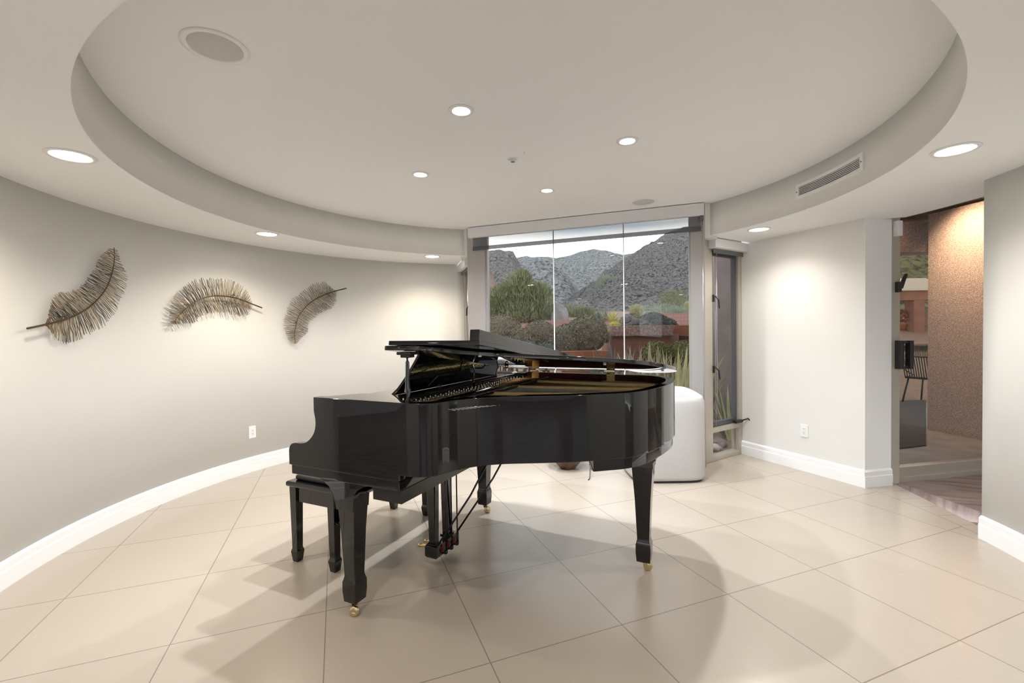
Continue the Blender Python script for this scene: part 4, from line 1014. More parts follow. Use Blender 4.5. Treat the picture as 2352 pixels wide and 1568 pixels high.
o = room_obj(obj('garden_bed', bm, M['gravel'])); o['kind'] = 'structure'; o['label'] = 'gravel planting bed directly outside the windows'

def hill(name, lab, ridge, yr, base, yb, mat, nx=150, ny=60, amp=1.0, bulge=0.15, sc=0.05, ragged=1.0):
    """ridge/base: photo outlines (u,v) of the crest and of the foot, at real distances yr and yb"""
    def interp(pl, u):
        if u <= pl[0][0]: return pl[0][1]
        for (a, va), (b, vb) in zip(pl, pl[1:]):
            if u <= b:
                f = (u - a) / (b - a); f = f * f * (3 - 2 * f) * 0.5 + f * 0.5
                return va + (vb - va) * f
        return pl[-1][1]
    u0, u1 = ridge[0][0], ridge[-1][0]; bm = B(); rows = []
    for j in range(ny + 8):
        f = j / ny; row = []
        for i in range(nx + 1):
            u = u0 + (u1 - u0) * i / nx
            top = at_y(u, interp(ridge, u), yr); bot = at_y(u, interp(base, u), yb)
            if f <= 1:
                p = bot.lerp(top, f)
                p.y += 0
                p.z += bulge * (top.z - bot.z) * math.sin(PI * f) * (0.6 + 0.8 * noise.noise(Vector((u * 0.02, f * 2, yr))))
                w = (1 - f) * 0.75 + 0.25
                k = amp * min(1, f * 6)
                q = p * sc
                d = noise.fractal(q, 0.9, 2.1, 5) * 1.0 + 0.35 * noise.noise(q * 6)
                p.z += k * d * (1 if f < 0.97 else 0.55 * ragged)
                p.y += k * 1.5 * noise.noise(q * 2.3 + Vector((7, 3, 1)))
            else:
                g = (j - ny) / 7
                p = Vector((top.x * (1 + 0.12 * g), yr * (1 + 0.35 * g), top.z * (1 - 0.55 * g)))
            row.append(bm.verts.new(p))
        rows.append(row)
    for j in range(len(rows) - 1):
        for i in range(nx): bm.faces.new((rows[j][i], rows[j][i + 1], rows[j + 1][i + 1], rows[j + 1][i]))
    o = obj(name, bm, mat); tag(o, lab, 'hill'); return o
MH1 = hillmat('far_hill_scrub', (0.2, 0.2, 0.19), (0.225, 0.22, 0.235), (0.30, 0.335, 0.295), 0.7)
MH2 = hillmat('near_hill_scrub', (0.2, 0.18, 0.17), (0.185, 0.165, 0.172), (0.28, 0.31, 0.255), 1.7)
MH3 = hillmat('cliff_scrub', (0.2, 0.18, 0.17), (0.215, 0.185, 0.19), (0.29, 0.32, 0.27), 1.7)
hill('far_hill', 'distant rounded hill on the skyline in the middle of the picture window', [(1060, 600), (1150, 596), (1195, 592), (1225, 589), (1255, 587), (1275, 591), (1300, 586), (1340, 575), (1362, 573), (1385, 578), (1410, 588), (1432, 590), (1470, 585), (1560, 590)], 330, [(1060, 735), (1560, 735)], 150, MH1, 170, 60, 5, 0.05, 0.016, 0.5)
hill('scrub_slope', 'dark scrub covered slope in front of the far hill', [(1080, 640), (1150, 628), (1200, 606), (1235, 592), (1255, 594), (1280, 606), (1300, 625), (1325, 660), (1345, 700), (1360, 722)], 190, [(1080, 735), (1360, 735)], 110, MH1, 130, 50, 3.5, 0.05, 0.03)
hill('cliff', 'rocky cliff topped hill at the left edge of the picture window', [(1000, 585), (1090, 580), (1135, 577), (1165, 577), (1178, 580), (1184, 590), (1191, 604), (1200, 620), (1220, 640), (1260, 672)], 130, [(1000, 735), (1260, 735)], 75, MH3, 130, 60, 2.2, 0.03, 0.05)
hill('rocky_hill', 'big dark rocky hill rising out of view on the right of the picture window', [(1275, 716), (1290, 702), (1325, 676), (1365, 648), (1395, 622), (1425, 604), (1440, 594), (1462, 582), (1480, 570), (1500, 556), (1520, 543), (1545, 530), (1575, 521), (1600, 517), (1640, 512), (1720, 520), (1850, 545)], 150, [(1275, 735), (1850, 730)], 60, MH2, 200, 90, 2.4, 0.02, 0.06, 1.0)

def rnd_dir():
    v = RNG.normal(size=3); return Vector(v / np.linalg.norm(v))
def leaf_quads(bm, pts, nrm, size, aspect=1.8, spread=0.9):
    for p, n in zip(pts, nrm):
        n = (n + rnd_dir() * spread).normalized(); a = n.cross(rnd_dir()); 
        if a.length < 1e-3: continue
        a.normalize(); b = n.cross(a)
        s = size * RNG.uniform(0.6, 1.3); a *= s * aspect; b *= s
        bm.faces.new([bm.verts.new(p - a), bm.verts.new(p + b * 0.6), bm.verts.new(p + a), bm.verts.new(p - b * 0.6)])
def blob_surface(c, r, n, rough=0.12, flat=None, inner=0.16):
    pts, nr = [], []
    for _ in range(n):
        d = rnd_dir()
        if d.z < -0.35: d.z = -d.z * 0.4
        k = 1 + rough * noise.noise(Vector(d) * 2.3 + Vector(c)) - abs(RNG.normal()) * inner * 0.35
        pts.append(Vector(c) + Vector((d.x * r[0] * k, d.y * r[1] * k, d.z * r[2] * k))); nr.append(Vector((d.x / r[0], d.y / r[1], d.z / r[2])).normalized())
    return pts, nr
def shrub(name, lab, cat, blobs, mat, leaf, n, group=None, stem=True, core=(0.04, 0.035, 0.02)):
    base = Vector((blobs[0][0][0], blobs[0][0][1], min(b[0][2] - b[1][2] for b in blobs)))
    base.z = gz(base.y) if base.y > 5 else base.z
    t = thing(name, lab, cat, base, 0, group)
    bm = B()
    for c, r in blobs:
        cc = Vector(c) - base; p, q = blob_surface(cc, r, n); leaf_quads(bm, p, q, leaf)
        # solid inner mass
        s = bmesh.ops.create_icosphere(bm, subdivisions=3, radius=1.0)
        for v in s['verts']: v.co = Vector((v.co.x * r[0] * 0.86, v.co.y * r[1] * 0.86, v.co.z * r[2] * 0.86)) * (1 + 0.1 * noise.noise(v.co * 3)) + cc
    obj('foliage', bm, mat, t)
    if stem:
        bm = B()
        for c, r in blobs:
            cc = Vector(c) - base
            for k in range(4):
                a = RNG.uniform(0, 6.28); tube(bm, [Vector((cc.x * 0.6 + math.cos(a) * 0.08, cc.y * 0.6, -0.1)), Vector((cc.x + math.cos(a) * r[0] * 0.4, cc.y + math.sin(a) * r[1] * 0.4, cc.z))], 0.018, 5)
        obj('stem', bm, M['bark'], t)
    return t
def pb(u, v, y, r):   # blob centre from a photo position at a real distance, radii in metres
    p = at_y(u, v, y); return (tuple(p), r)
GH = 'clipped garden hedges outside the picture window'
shrub('clipped_hedge', 'rounded brown clipped hedge at the left edge of the picture window', 'shrub', [pb(1148, 772, 9.6, (0.50, 0.5, 0.46)), pb(1185, 790, 9.4, (0.35, 0.4, 0.36))], M['leaf_brown'], 0.016, 5200, GH)
shrub('clipped_hedge', 'small rounded brown clipped hedge left of the biggest one', 'shrub', [pb(1240, 776, 10.2, (0.40, 0.4, 0.40))], M['leaf_brown'], 0.016, 4200, GH)
shrub('clipped_hedge', 'largest brown clipped hedge, double domed, in the middle of the picture window', 'shrub', [pb(1348, 770, 9.2, (0.44, 0.45, 0.41)), pb(1302, 785, 9.2, (0.38, 0.4, 0.36))], M['leaf_brown'], 0.016, 5200, GH)
shrub('dark_groundcover', 'low dark green planting in front of the brown hedges', 'shrub', [pb(1205, 815, 7.6, (0.30, 0.3, 0.26)), pb(1250, 822, 7.5, (0.26, 0.3, 0.25)), pb(1170, 812, 7.6, (0.26, 0.3, 0.25))], M['leaf_dark'], 0.020, 1600, GH)
shrub('clipped_hedge', 'dark green rounded hedge on the raised planter behind the lion statue', 'shrub', [pb(1500, 752, 10.4, (0.40, 0.35, 0.35)), pb(1530, 757, 10.4, (0.28, 0.3, 0.27))], M['leaf_dark'], 0.016, 4200, GH, stem=False)
shrub('clipped_hedge', 'brown grey mound of shrub behind the lion statue head', 'shrub', [pb(1452, 752, 11.0, (0.34, 0.3, 0.34))], M['leaf_brown'], 0.016, 2600, GH, stem=False)
shrub('clipped_hedge', 'small hedge coloured sunlit yellow green beside the left end of the planter', 'shrub', [pb(1412, 756, 9.7, (0.16, 0.2, 0.17)), pb(1404, 768, 9.6, (0.12, 0.15, 0.14))], M['leaf_sunlit'], 0.014, 1500, GH, stem=False)
shrub('clipped_hedge', 'yellow green low hedge in front of the planter, left of its twin', 'shrub', [pb(1507, 822, 8.2, (0.27, 0.25, 0.32))], M['leaf_green'], 0.014, 2600, GH)
shrub('clipped_hedge', 'yellow green low hedge in front of the planter at the window right edge', 'shrub', [pb(1567, 822, 8.2, (0.27, 0.25, 0.32))], M['leaf_green'], 0.014, 2600, GH)

# palo verde tree: fine drooping foliage in several clumps
def tree(lab, cx, cy, clumps, mat, n, leaf, stemspan, group=None, name='desert_tree', cat='tree'):
    base = Vector((cx, cy, gz(cy) - 0.1)); t = thing(name, lab, cat, base, 0, group)
    bm = B(); bt = B()
    for c, r in clumps:
        cc = Vector(c) - base
        for _ in range(n):
            d = rnd_dir(); k = RNG.uniform(0, 1) ** 0.45
            p = cc + Vector((d.x * r[0], d.y * r[1], d.z * r[2])) * k
            up = Vector((d.x * 0.5, d.y * 0.5, 0.9)).normalized(); up = (up + rnd_dir() * 0.45).normalized()
            a = up.cross(rnd_dir()).normalized(); L_ = leaf * RNG.uniform(2.5, 6); w = leaf * RNG.uniform(0.28, 0.6)
            bm.faces.new([bm.verts.new(p - a * w), bm.verts.new(p + a * w), bm.verts.new(p + up * L_)])
        for k in range(4):
            a = RNG.uniform(0, 6.28); e = cc + Vector((math.cos(a) * r[0] * 0.6, math.sin(a) * r[1] * 0.6, r[2] * RNG.uniform(-0.2, 0.7)))
            b0 = Vector((RNG.uniform(-stemspan, stemspan), 0, 0)); tube(bt, [b0, b0.lerp(e, 0.5) + Vector((0, 0, -0.2)), e], 0.05, 5, taper=[1, 0.6, 0.25])
    obj('foliage', bm, mat, t); obj('trunk', bt, M['bark'], t)
    return t
YT = 20
tree('tall feathery green palo verde tree at the left of the picture window', at_y(1195, 720, YT).x, YT,
     [pb(1195, 672, YT, (0.75, 0.8, 0.95)), pb(1160, 690, YT, (0.75, 0.7, 0.75)), pb(1238, 688, YT, (0.65, 0.7, 0.75)), pb(1190, 712, YT, (1.25, 0.8, 0.6)), pb(1133, 716, YT, (0.55, 0.6, 0.5)), pb(1200, 644, YT, (0.33, 0.4, 0.42)), pb(1248, 722, YT, (0.7, 0.6, 0.45))], M['leaf_tree'], 2600, 0.045, 0.5)
tree('low green desert bush behind the garden wall, right of the tall tree', at_y(1330, 725, 24).x, 24, [pb(1310, 724, 24, (0.85, 0.8, 0.5)), pb(1345, 726, 24, (0.6, 0.7, 0.42))], M['leaf_tree'], 1500, 0.045, 0.3, 'desert bushes', 'desert_bush', 'bush')
for i, (u, v, y, rx, rzz, mt_, lab) in enumerate(((1463, 716, 26, 0.42, 0.42, 'leaf_straw', 'pale yellow desert bush left of centre at the foot of the rocky hill'), (1510, 716, 30, 1.4, 0.55, 'leaf_sage', 'wide grey green desert bush at the foot of the rocky hill'), (1555, 719, 28, 0.7, 0.4, 'leaf_sage', 'small grey green desert bush beside the cactus'), (1546, 686, 62, 2.2, 1.3, 'leaf_tree', 'green desert bush higher up on the rocky hill'), (1395, 652, 100, 2.6, 2.0, 'leaf_sage', 'grey green bush on the left flank of the rocky hill'))):
    tree(lab, at_y(u, v, y).x, y, [pb(u, v, y, (rx, rx * 0.8, rzz))], M[mt_], 1500, 0.03 * max(1, y / 26), rx * 0.3, 'desert bushes', 'desert_bush', 'bush')
# yuccas
def spiky(name, lab, cat, base, n, length, width, mat, lean=(0.1, 1.2), group=None, trunk=0.0, fold=0.35, thick=True):
    t = thing(name, lab, cat, base, 0, group); bm = B()
    for i in range(n):
        az = RNG.uniform(0, 2 * PI); ln = RNG.uniform(*lean); L_ = length * RNG.uniform(0.65, 1.0); w = width * RNG.uniform(0.75, 1.15)
        d = Vector((math.cos(az) * math.sin(ln), math.sin(az) * math.sin(ln), math.cos(ln)))
        s = d.cross(Vector((0, 0, 1)));
        if s.length < 1e-2: s = Vector((1, 0, 0))
        s.normalize(); nn2 = s.cross(d)
        r0 = Vector((math.cos(az), math.sin(az), 0)) * width * 0.8 + Vector((0, 0, trunk))
        prev = None; K = 6
        for k in range(K + 1):
            f = k / K; p = r0 + d * L_ * f + Vector((math.cos(az), math.sin(az), 0)) * (0.10 * L_ * f * f * ln) - Vector((0, 0, 0.06 * L_ * f * f * ln))
            ww = w * (0.75 + 0.6 * f - 0.3 * f * f) * (1 - f ** 2.2) + 0.0008
            row = [bm.verts.new(p - s * ww + nn2 * ww * fold), bm.verts.new(p), bm.verts.new(p + s * ww + nn2 * ww * fold), bm.verts.new(p - nn2 * ww * 0.28)]
            if prev:
                for a, b in ((0, 1), (1, 2), (2, 3), (3, 0)): bm.faces.new((prev[a], prev[b], row[b], row[a]))
            prev = row
    obj('blades', bm, mat, t)
    if trunk > 0.05:
        bm = B(); tube(bm, [(0, 0, -0.1), (0, 0, trunk)], width * 3.0, 10); obj('trunk', bm, M['bark'], t)
    return t
for u, v, y, mt_, lab in ((1376, 738, 13, 'agave_blue', 'dark green yucca with fan of thin leaves, left of the yellow one'), (1392, 738, 13.4, 'agave_blue', 'dark green yucca touching the yellow one on its left'), (1406, 740, 12.6, 'leaf_sunlit', 'bright yellow green yucca above the garden hedge')):
    spiky('yucca', lab, 'yucca', at_y(u, v, y), 70, 0.42, 0.010, M[mt_], (0.05, 1.35), 'yuccas behind the hedge', trunk=0.0)
GA = 'agaves in the garden bed'
AG = [((1385, 5), 8.0, 24, 1.15, 0.040, 'agave_blue', 'small blue green agave at the left of the agave row'), ((1412, 0), 7.6, 36, 1.30, 0.046, 'agave_blue', 'blue green agave with upright blades in front of the planter'), ((1450, 0), 6.9, 26, 1.25, 0.044, 'agave_tan', 'sparse tan agave with crossing blades'), ((1492, 0), 6.6, 30, 1.32, 0.056, 'agave_tan', 'broad tan agave left of the yellowish one'), ((1527, 0), 6.4, 32, 1.32, 0.054, 'agave_tan', 'tan agave in the middle of the row behind the piano tail'), ((1563, 0), 6.0, 30, 1.36, 0.056, 'agave_green', 'large yellowish agave nearest the right edge of the picture window'), ((1600, 0), 6.3, 18, 1.30, 0.046, 'agave_tan', 'tan agave partly hidden by the right window post')]
for (u, _), y, n, ln, w, mt_, lab in AG:
    p = at_y(u, 800, y); p.z = gz(y) - 0.02
    spiky('agave', lab, 'agave', p, n, ln, w, M[mt_], (0.02, 0.50), GA)
# plants outside the narrow window
p = at_y(1668, 960, 5.9); p.z = -0.12
spiky('agave', 'slim dark agave seen low through the right narrow window', 'agave', p, 34, 0.78, 0.018, M['agave_blue'], (0.05, 0.8), GA)
p = at_y(1678, 960, 5.75); p.z = -0.12
spiky('agave', 'pale tipped agave behind the right narrow window glass', 'agave', p, 9, 0.80, 0.030, M['agave_green'], (0.02, 0.3), GA)
bm = B(); a = at_z(1632, 1027, -0.06); b = at_z(1657, 1034, -0.06); tube(bm, [a, a.lerp(b, 0.5) + Vector((0, 0, 0.02)), b], 0.045, 8, taper=[1.0, 0.9, 0.7]); tag(obj('dead_branch', bm, M['log']), 'pale dead branch lying on the gravel outside the narrow right window', 'branch')
def boulder(lab, p, r, mat='rock'):
    bm = B(); s = bmesh.ops.create_icosphere(bm, subdivisions=3, radius=1.0)
    for v in s['verts']: v.co = Vector((v.co.x * r[0], v.co.y * r[1], v.co.z * r[2])) * (1 + 0.25 * noise.noise(v.co * 1.7 + Vector(p)))
    o = obj('boulder', bm, M[mat], smooth=False); o.location = p; tag(o, lab, 'rock', 'garden boulders')
boulder('small reddish rock on the gravel outside the narrow right window', at_z(1650, 1018, -0.06), (0.10, 0.09, 0.07))
boulder('tall reddish brown rock face at the left edge of the picture window', at_y(1104, 668, 30), (1.1, 1.2, 1.55))
boulder('grey brown boulder beside the garden wall, right of the tall tree', at_y(1287, 735, 19.0), (0.35, 0.5, 0.62), 'rockgrey')
# walls, planter, statue
def wallbox(name, lab, cat, u0, u1, vt, y, h, th, mat, kind=None, group=None):
    a = at_y(u0, vt, y); b = at_y(u1, vt, y); bm = B(); z1 = (a.z + b.z) / 2
    box(bm, a.x, b.x, y, y + th, z1 - h, z1); o = obj(name, bm, mat, bevel=0.004); return tag(o, lab, cat, group, kind)
GW = 'pink block garden walls'
wallbox('garden_wall', 'pink block garden wall, tallest stretch at the right of the picture window', 'wall', 1500, 1680, 718.5, 15, 1.2, 0.25, M['pinkblock'], group=GW)
wallbox('garden_wall', 'pink block garden wall, stretch in the middle behind the hedges', 'wall', 1245, 1420, 734, 16, 1.0, 0.25, M['pinkblock'], group=GW)
wallbox('garden_wall', 'pink block garden wall, low stretch at the left under the tree', 'wall', 1080, 1262, 743, 16.4, 1.0, 0.25, M['pinkblock'], group=GW)
pt = thing('raised_planter', 'long raised terracotta planter with a pebbled cap in front of the garden wall', 'planter', (at_y(1470, 770, 9.2).x, 9.2, gz(9.2)))
def pl_box(name, u0, u1, v0, v1, y, th, mat):
    a = at_y(u0, v0, y); b = at_y(u1, v1, y); bm = B(); box(bm, a.x, b.x, y, y + th, b.z, a.z)
    for v in bm.verts: v.co -= pt.location
    obj(name, bm, mat, pt, bevel=0.006)
pl_box('planter_cap', 1408, 1547, 748.5, 770, 9.15, 1.2, M['cap'])
pl_box('planter_wall', 1404, 1560, 769, 840, 9.28, 1.0, M['stucco'])
bx = wallbox('corner_planter', 'plain rust coloured planter block at the right end of the raised planter', 'planter', 1549, 1605, 746.5, 9.4, 0.22, 1.0, M['rustwall'])
wallbox('terrace_wall', 'shaded terracotta wall under the rust planter block', 'wall', 1562, 1605, 772, 9.6, 0.9, 0.8, M['stucco'])
wallbox('low_wall', 'low orange terracotta wall behind the agaves, under the hedges', 'wall', 1290, 1405, 806, 8.45, 0.7, 0.2, M['rustwall'])
# lion
st = thing('lion_statue', 'grey stone lion lying on the raised planter', 'statue', at_y(1455, 747.5, 9.45))
sc_ = 0.0
S_ = 9.45 / F
def skin(name, verts, edges, radii, mat, parent, sub=2):
    me = bpy.data.meshes.new(name); me.from_pydata(verts, edges, []); o = bpy.data.objects.new(name, me); COL.objects.link(o); o.parent = parent; me.materials.append(mat)
    sm = o.modifiers.new('skin', 'SKIN'); 
    for i, r in enumerate(radii): me.skin_vertices[0].data[i].radius = (r, r)
    me.skin_vertices[0].data[0].use_root = True
    s = o.modifiers.new('sub', 'SUBSURF'); s.levels = sub; s.render_levels = sub
    sm.use_smooth_shade = True
    return o
# body runs to the right, head at the left facing left
V = [(0.22, 0, 0.075), (0.10, 0, 0.085), (-0.02, 0, 0.09), (-0.09, 0, 0.12), (-0.14, 0, 0.155), (-0.195, 0, 0.14), (-0.225, 0, 0.122),
     (0.24, -0.07, 0.06), (0.17, -0.09, 0.03), (0.09, -0.10, 0.015), (-0.06, -0.06, 0.05), (-0.14, -0.06, 0.018), (-0.25, -0.06, 0.015),
     (0.24, 0.07, 0.06), (0.17, 0.09, 0.03), (0.09, 0.10, 0.015), (-0.06, 0.06, 0.05), (-0.14, 0.06, 0.018), (-0.25, 0.06, 0.015), (0.30, -0.03, 0.03), (0.34, -0.12, 0.012), (0.28, -0.20, 0.010)]
Ed = [(0, 1), (1, 2), (2, 3), (3, 4), (4, 5), (5, 6), (0, 7), (7, 8), (8, 9), (2, 10), (10, 11), (11, 12), (0, 13), (13, 14), (14, 15), (2, 16), (16, 17), (17, 18), (0, 19), (19, 20), (20, 21)]
Rr = [0.065, 0.062, 0.068, 0.062, 0.058, 0.042, 0.026, 0.055, 0.026, 0.018, 0.04, 0.022, 0.02, 0.055, 0.026, 0.018, 0.04, 0.022, 0.02, 0.015, 0.012, 0.014]
skin('body', V, Ed, Rr, M['statue'], st)
bm = B(); s = bmesh.ops.create_icosphere(bm, subdivisions=4, radius=1.0)
for v in s['verts']:
    k = 1 + 0.10 * math.sin(v.co.z * 14 + v.co.y * 9) * 0.5 + 0.12 * noise.noise(v.co * 4)
    v.co = Vector((v.co.x * 0.085 - 0.115, v.co.y * 0.10, v.co.z * 0.10 + 0.145)) * 1.0 + Vector((0, 0, 0)); v.co = Vector((-0.115, 0, 0.145)) + (v.co - Vector((-0.115, 0, 0.145))) * k
obj('mane', bm, M['statue'], st, smooth=True)
for yy in (-0.05, 0.05):
    bm = B(); lathe(bm, [(0.0, 0.0), (0.018, 0.008), (0.014, 0.026), (0.0, 0.034)], 10, (-0.15, yy, 0.215)); obj('ear', bm, M['statue'], st)
bm = B(); box(bm, -0.29, 0.30, -0.13, 0.12, -0.012, 0.006); obj('base_slab', bm, M['statue'], st, bevel=0.004)
# saguaro
p = at_y(1580, 722, 32); t = thing('saguaro_cactus', 'single upright saguaro cactus on the skyline of the garden wall', 'cactus', p)
bm = B(); k = 18; pr_ = [(0.22, -0.6), (0.24, 0.2), (0.27, 0.6), (0.24, 0.78), (0.15, 0.90), (0.01, 0.95)]
rows = []
for r, z in pr_: rows.append([bm.verts.new((r * (1 - 0.12 * (i % 2)) * math.cos(2 * PI * i / k), r * (1 - 0.12 * (i % 2)) * math.sin(2 * PI * i / k), z)) for i in range(k)])
for i in range(len(rows) - 1):
    for j in range(k): bm.faces.new((rows[i][j], rows[i][(j + 1) % k], rows[i + 1][(j + 1) % k], rows[i + 1][j]))
obj('trunk', bm, M['cactus'], t)

# house wing outside the right narrow window (return wall with its shade put into the stucco colour)
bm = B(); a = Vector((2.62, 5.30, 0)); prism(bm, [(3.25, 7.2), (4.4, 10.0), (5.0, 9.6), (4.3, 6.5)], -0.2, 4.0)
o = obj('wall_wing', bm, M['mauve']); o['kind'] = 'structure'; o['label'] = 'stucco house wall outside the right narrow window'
bm = B(); prism(bm, [(-1.05, 6.25), (-1.6, 7.9), (-1.9, 7.9), (-1.5, 6.1)], -0.2, 2.9)
o = obj('wall_wing_left', bm, M['stucco']); o['kind'] = 'structure'; o['label'] = 'stucco house wall outside the left narrow window'

# patio beyond the door ----------------------------------------------------
PZ = -0.03
bm = B(); prism(bm, [(3.0, 3.95), (5.9, 4.55), (9, 4.5), (40, 14), (40, 40), (16, 34), (6, 14), (3.0, 5.0)], PZ - 0.15, PZ)
o = obj('floor_patio', bm, M['patio']); o['kind'] = 'structure'; o['label'] = 'grey stone patio paving'
bm = B(); a, b, c, d = [at_z(u, v, PZ) for u, v in ((2040, 916), (2127, 911), (2127, 1024), (2040, 1034))]
prism(bm, [tuple(q.xy) for q in (a, b, c, d)], PZ, PZ + 0.012); tag(obj('patio_mat', bm, M['mat']), 'dark grey textured mat on the patio paving near the door', 'mat')
wa = at_z(2130, 986, PZ); wb = at_z(2258, 1012, PZ); wd = (wb - wa).normalized(); wn2 = Vector((-wd.y, wd.x, 0))
if wn2.x < 0: wn2 = -wn2
bm = B(); wc = wa + wd * 1.15; prism(bm, [tuple(q.xy) for q in (wa, wc, wc + wn2 * 0.4, wa + wn2 * 0.4)], PZ, 2.75)
o = obj('wall_patio', bm, M['sand']); o['kind'] = 'structure'; o['label'] = 'rough terracotta stucco wall beside the patio'
bm = B(); prism(bm, [(3.9, 4.1), (5.72, 4.57), (6.4, 4.4), (6.5, 6.6), (4.6, 6.7)], 2.78, 2.9)
o = obj('ceiling_patio', bm, M['wood']); o['kind'] = 'structure'; o['label'] = 'brown patio roof soffit'
# header over the view opening
ha = at_y(2020, 578, 6.3); hb = at_y(2134, 561, 6.3); lo1 = at_y(2058, 606, 6.3)
bm = B(); box(bm, 4.0, wa.x + 0.45, 6.08, 6.36, 2.30, 2.70); o = obj('wall_header', bm, M['sand']); o['kind'] = 'structure'; o['label'] = 'stucco header over the patio opening'
bm = B(); box(bm, 4.0, wa.x + 0.3, 6.9, 7.2, 2.24, 2.52); tag(obj('patio_beam', bm, M['wood'], bevel=0.01), 'dark brown wooden patio beam beyond the stucco header', 'beam')
ld = bpy.data.lights.new('patio_lamp', 'SPOT'); ld.energy = 55; ld.color = (1.0, 0.78, 0.52); ld.spot_size = math.radians(112); ld.spot_blend = 1.0; ld.shadow_soft_size = 0.05
t = thing('recessed_light', 'warm recessed light in the patio soffit', 'ceiling light', (4.95, 5.30, 2.78), 0, 'patio lights')
bm = B(); lathe(bm, [(0.09, -0.001), (0.088, -0.006), (0.07, -0.004), (0.066, 0.004)], 32, cap=False); obj('trim_ring', bm, M['white'], t)
bm = B(); lathe(bm, [(0.066, -0.002), (0.066, 0.0)], 32); obj('light_lens', bm, M['lens'], t)
lo = bpy.data.objects.new('lamp', ld); COL.objects.link(lo); lo.parent = t; lo.location = (0, 0, -0.03); lo.rotation_euler = (0, -0.75, 0)
# curb, far planting, column, pots, table and chairs
a = at_z(2040, 851, PZ); b = at_z(2160, 851, PZ)
def curb(v0, u0, u1, h, th, mat, name, lab, cat):
    a = at_z(u0, v0, PZ); b = at_z(u1, v0, PZ); y = (a.y + b.y) / 2; bm = B(); box(bm, a.x, b.x + 0.6, y, y + th, PZ, PZ + h); tag(obj(name, bm, mat, bevel=0.01), lab, cat); return y
yc = curb(856, 2000, 2180, 0.16, 0.5, M['cap'], 'patio_curb', 'pale low curb across the patio behind the dining chair', 'curb')
# dining chair near the wall edge
ch = at_z(2104, 928, PZ); cy_ = ch.y
chair = thing('patio_chair', 'dark rope backed patio chair half hidden behind the stucco wall edge', 'chair', (ch.x + 0.28, cy_ + 0.05, PZ), math.radians(20))
for x, y in ((-0.24, -0.22), (0.24, -0.22), (-0.24, 0.24), (0.24, 0.24)):
    bm = B(); tube(bm, [(x * 1.1, y * 1.1, 0), (x * 0.85, y * 0.85, 0.44)], 0.014, 8); obj('leg', bm, M['black_metal'], chair)
bm = B(); box(bm, -0.25, 0.25, -0.24, 0.24, 0.43, 0.47); obj('seat', bm, M['black_metal'], chair, bevel=0.01)
bm = B(); tube(bm, smooth_path([(0.10, -0.26, 0.45), (-0.26, -0.27, 0.62), (-0.33, -0.25, 0.80), (-0.35, 0.0, 0.82), (-0.33, 0.25, 0.80), (-0.26, 0.27, 0.62), (0.10, 0.26, 0.45)], 5), 0.012, 6); fr_ = obj('back_frame', bm, M['black_metal'], chair)
bm = B()
for k in range(14):
    y = -0.24 + 0.48 * k / 13; tube(bm, [(-0.25, y * 0.95, 0.46), (-0.34, y, 0.81)], 0.0085, 5)
obj('rope_back', bm, P('olive_rope', (0.075, 0.068, 0.05), 0.9), chair)
# table
yt = 12.5; zt = at_y(2090, 789, yt).z
tb = thing('patio_table', 'long dark patio table with pale edge seen far through the glass door', 'table', (at_y(2095, 789, yt).x, yt, PZ))
bm = B(); box(bm, -1.1, 1.3, 0, 0.9, zt - PZ - 0.05, zt - PZ); obj('table_top', bm, M['cap'], tb, bevel=0.01)
for x in (-0.95, 1.15):
    for y in (0.08, 0.8):
        bm = B(); tube(bm, [(x, y, 0), (x, y, zt - PZ - 0.05)], 0.035, 8); obj('leg', bm, M['black_metal'], tb)
for i, (dx_, lab) in enumerate(((-0.25, 'dark patio chair at the left side of the far table'), (0.35, 'dark patio chair at the right side of the far table'))):
    c2 = copy_tree(chair, (tb.location.x + dx_, yt - 0.35, PZ), math.radians(70 + 30 * i)); c2['label'] = lab
for o in (chair,) : o['group'] = 'patio chairs'
for o in bpy.data.objects:
    if o.name.startswith('patio_chair'): o['group'] = 'patio chairs'
# column, pots, wall, roof, hillside
yk = 17.0
def vcyl(name, lab, cat, u, v0, v1, y, r, mat, group=None, prof=None):
    a = at_y(u, v0, y); b = at_y(u, v1, y); o_ = thing(name, lab, cat, (b.x, y, b.z), 0, group); h = a.z - b.z
    bm = B(); lathe(bm, [(r * p, h * q) for p, q in (prof or ((1, 0), (1, 0.97), (0.95, 1)))], 28); obj('shaft' if cat == 'column' else 'pot_body', bm, mat, o_); return o_
vcyl('round_column', 'round pale plastered column at the far side of the patio', 'column', 2119, 712, 800, yk, 0.30, P('pale_plaster', (0.42, 0.30, 0.245), 0.9))
t = vcyl('flower_pot', 'tall terracotta pot with a small plant on the patio left', 'pot', 2068, 742, 772, 15.5, 0.17, M['rustwall'], None, ((0.7, 0), (1, 0.8), (1.1, 0.85), (1.1, 1)))
bm = B(); p_, n_ = blob_surface((0, 0, 0.62), (0.24, 0.24, 0.28), 500); leaf_quads(bm, p_, n_, 0.03); obj('foliage', bm, M['rustwall'], t)
t = thing('patio_planter', 'terracotta planter wall with green plants beyond the patio', 'planter', (at_y(2095, 742, 18).x, 18, PZ))
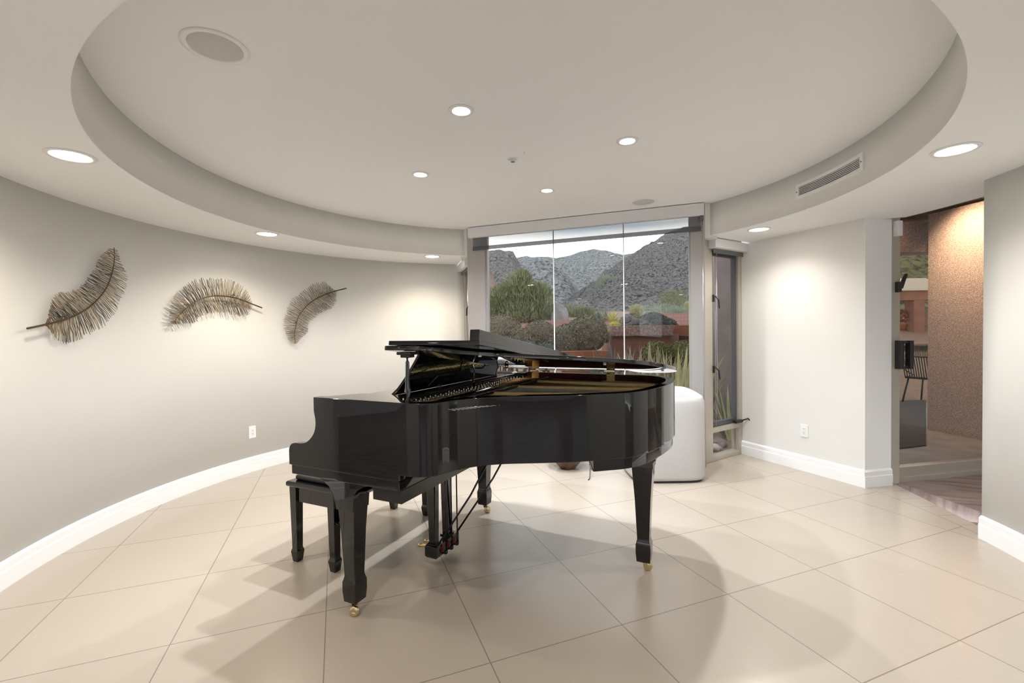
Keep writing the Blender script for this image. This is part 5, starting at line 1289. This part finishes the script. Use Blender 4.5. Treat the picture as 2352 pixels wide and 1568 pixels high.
bm = B(); z1 = at_y(2095, 744, 18).z - PZ; box(bm, -1.6, 1.2, 0, 0.8, 0, z1); obj('planter_wall', bm, M['stucco'], t, bevel=0.01)
bm = B()
for x in (-0.6, -0.2, 0.2, 0.55): p_, n_ = blob_surface((x, 0.35, z1 + 0.05), (0.3, 0.3, 0.2), 350); leaf_quads(bm, p_, n_, 0.04)
obj('foliage', bm, M['leaf_green'], t)
wallbox('patio_back_wall', 'mauve block wall behind the far patio planter', 'wall', 2020, 2200, 712, 21, 2.2, 0.3, M['pinkblock'])
# neighbour roof with pale ribbed tiles
rf = thing('patio_roof', 'low patio pavilion with pale ribbed roof and terracotta fascia', 'roof', (at_y(2095, 690, 15).x, 15, PZ))
a = at_y(2020, 668, 15); b = at_y(2200, 668, 15); cz = at_y(2095, 640, 18).z
bm = B(); n = 14
x0, x1 = a.x - rf.location.x, b.x - rf.location.x + 1.5
for k in range(n):
    f0, f1 = k / n, (k + 0.86) / n
    box(bm, x0, x1, 0 + 3 * f0, 0 + 3 * f1 + 0.06, a.z - PZ + (cz - a.z) * f0, a.z - PZ + (cz - a.z) * f0 + 0.05)
obj('roof_slabs', bm, P('pale_roof_tile', (0.62, 0.58, 0.50), 0.8), rf)
bm = B(); zf = at_y(2095, 689, 15).z; box(bm, x0, x1, 0.1, 0.4, zf - PZ, a.z - PZ); obj('fascia', bm, M['stucco'], rf, bevel=0.01)
bm = B(); zc_ = zf - PZ
for x in (at_y(2118, 690, 15).x - rf.location.x, x1 - 0.5): box(bm, x - 0.18, x + 0.18, 0.1, 0.46, 0, zc_)
obj('roof_post', bm, M['stucco'], rf)
MH4 = hillmat('green_hillside_scrub', (0.22, 0.23, 0.12), (0.20, 0.19, 0.13), (0.30, 0.34, 0.15), 0.9)
hill('green_hillside', 'green scrubby hillside seen through the glass door', [(1900, 585), (2000, 575), (2100, 560), (2200, 555), (2330, 560), (2480, 570)], 75, [(1900, 722), (2480, 722)], 28, MH4, 110, 50, 1.2, 0.05, 0.12)
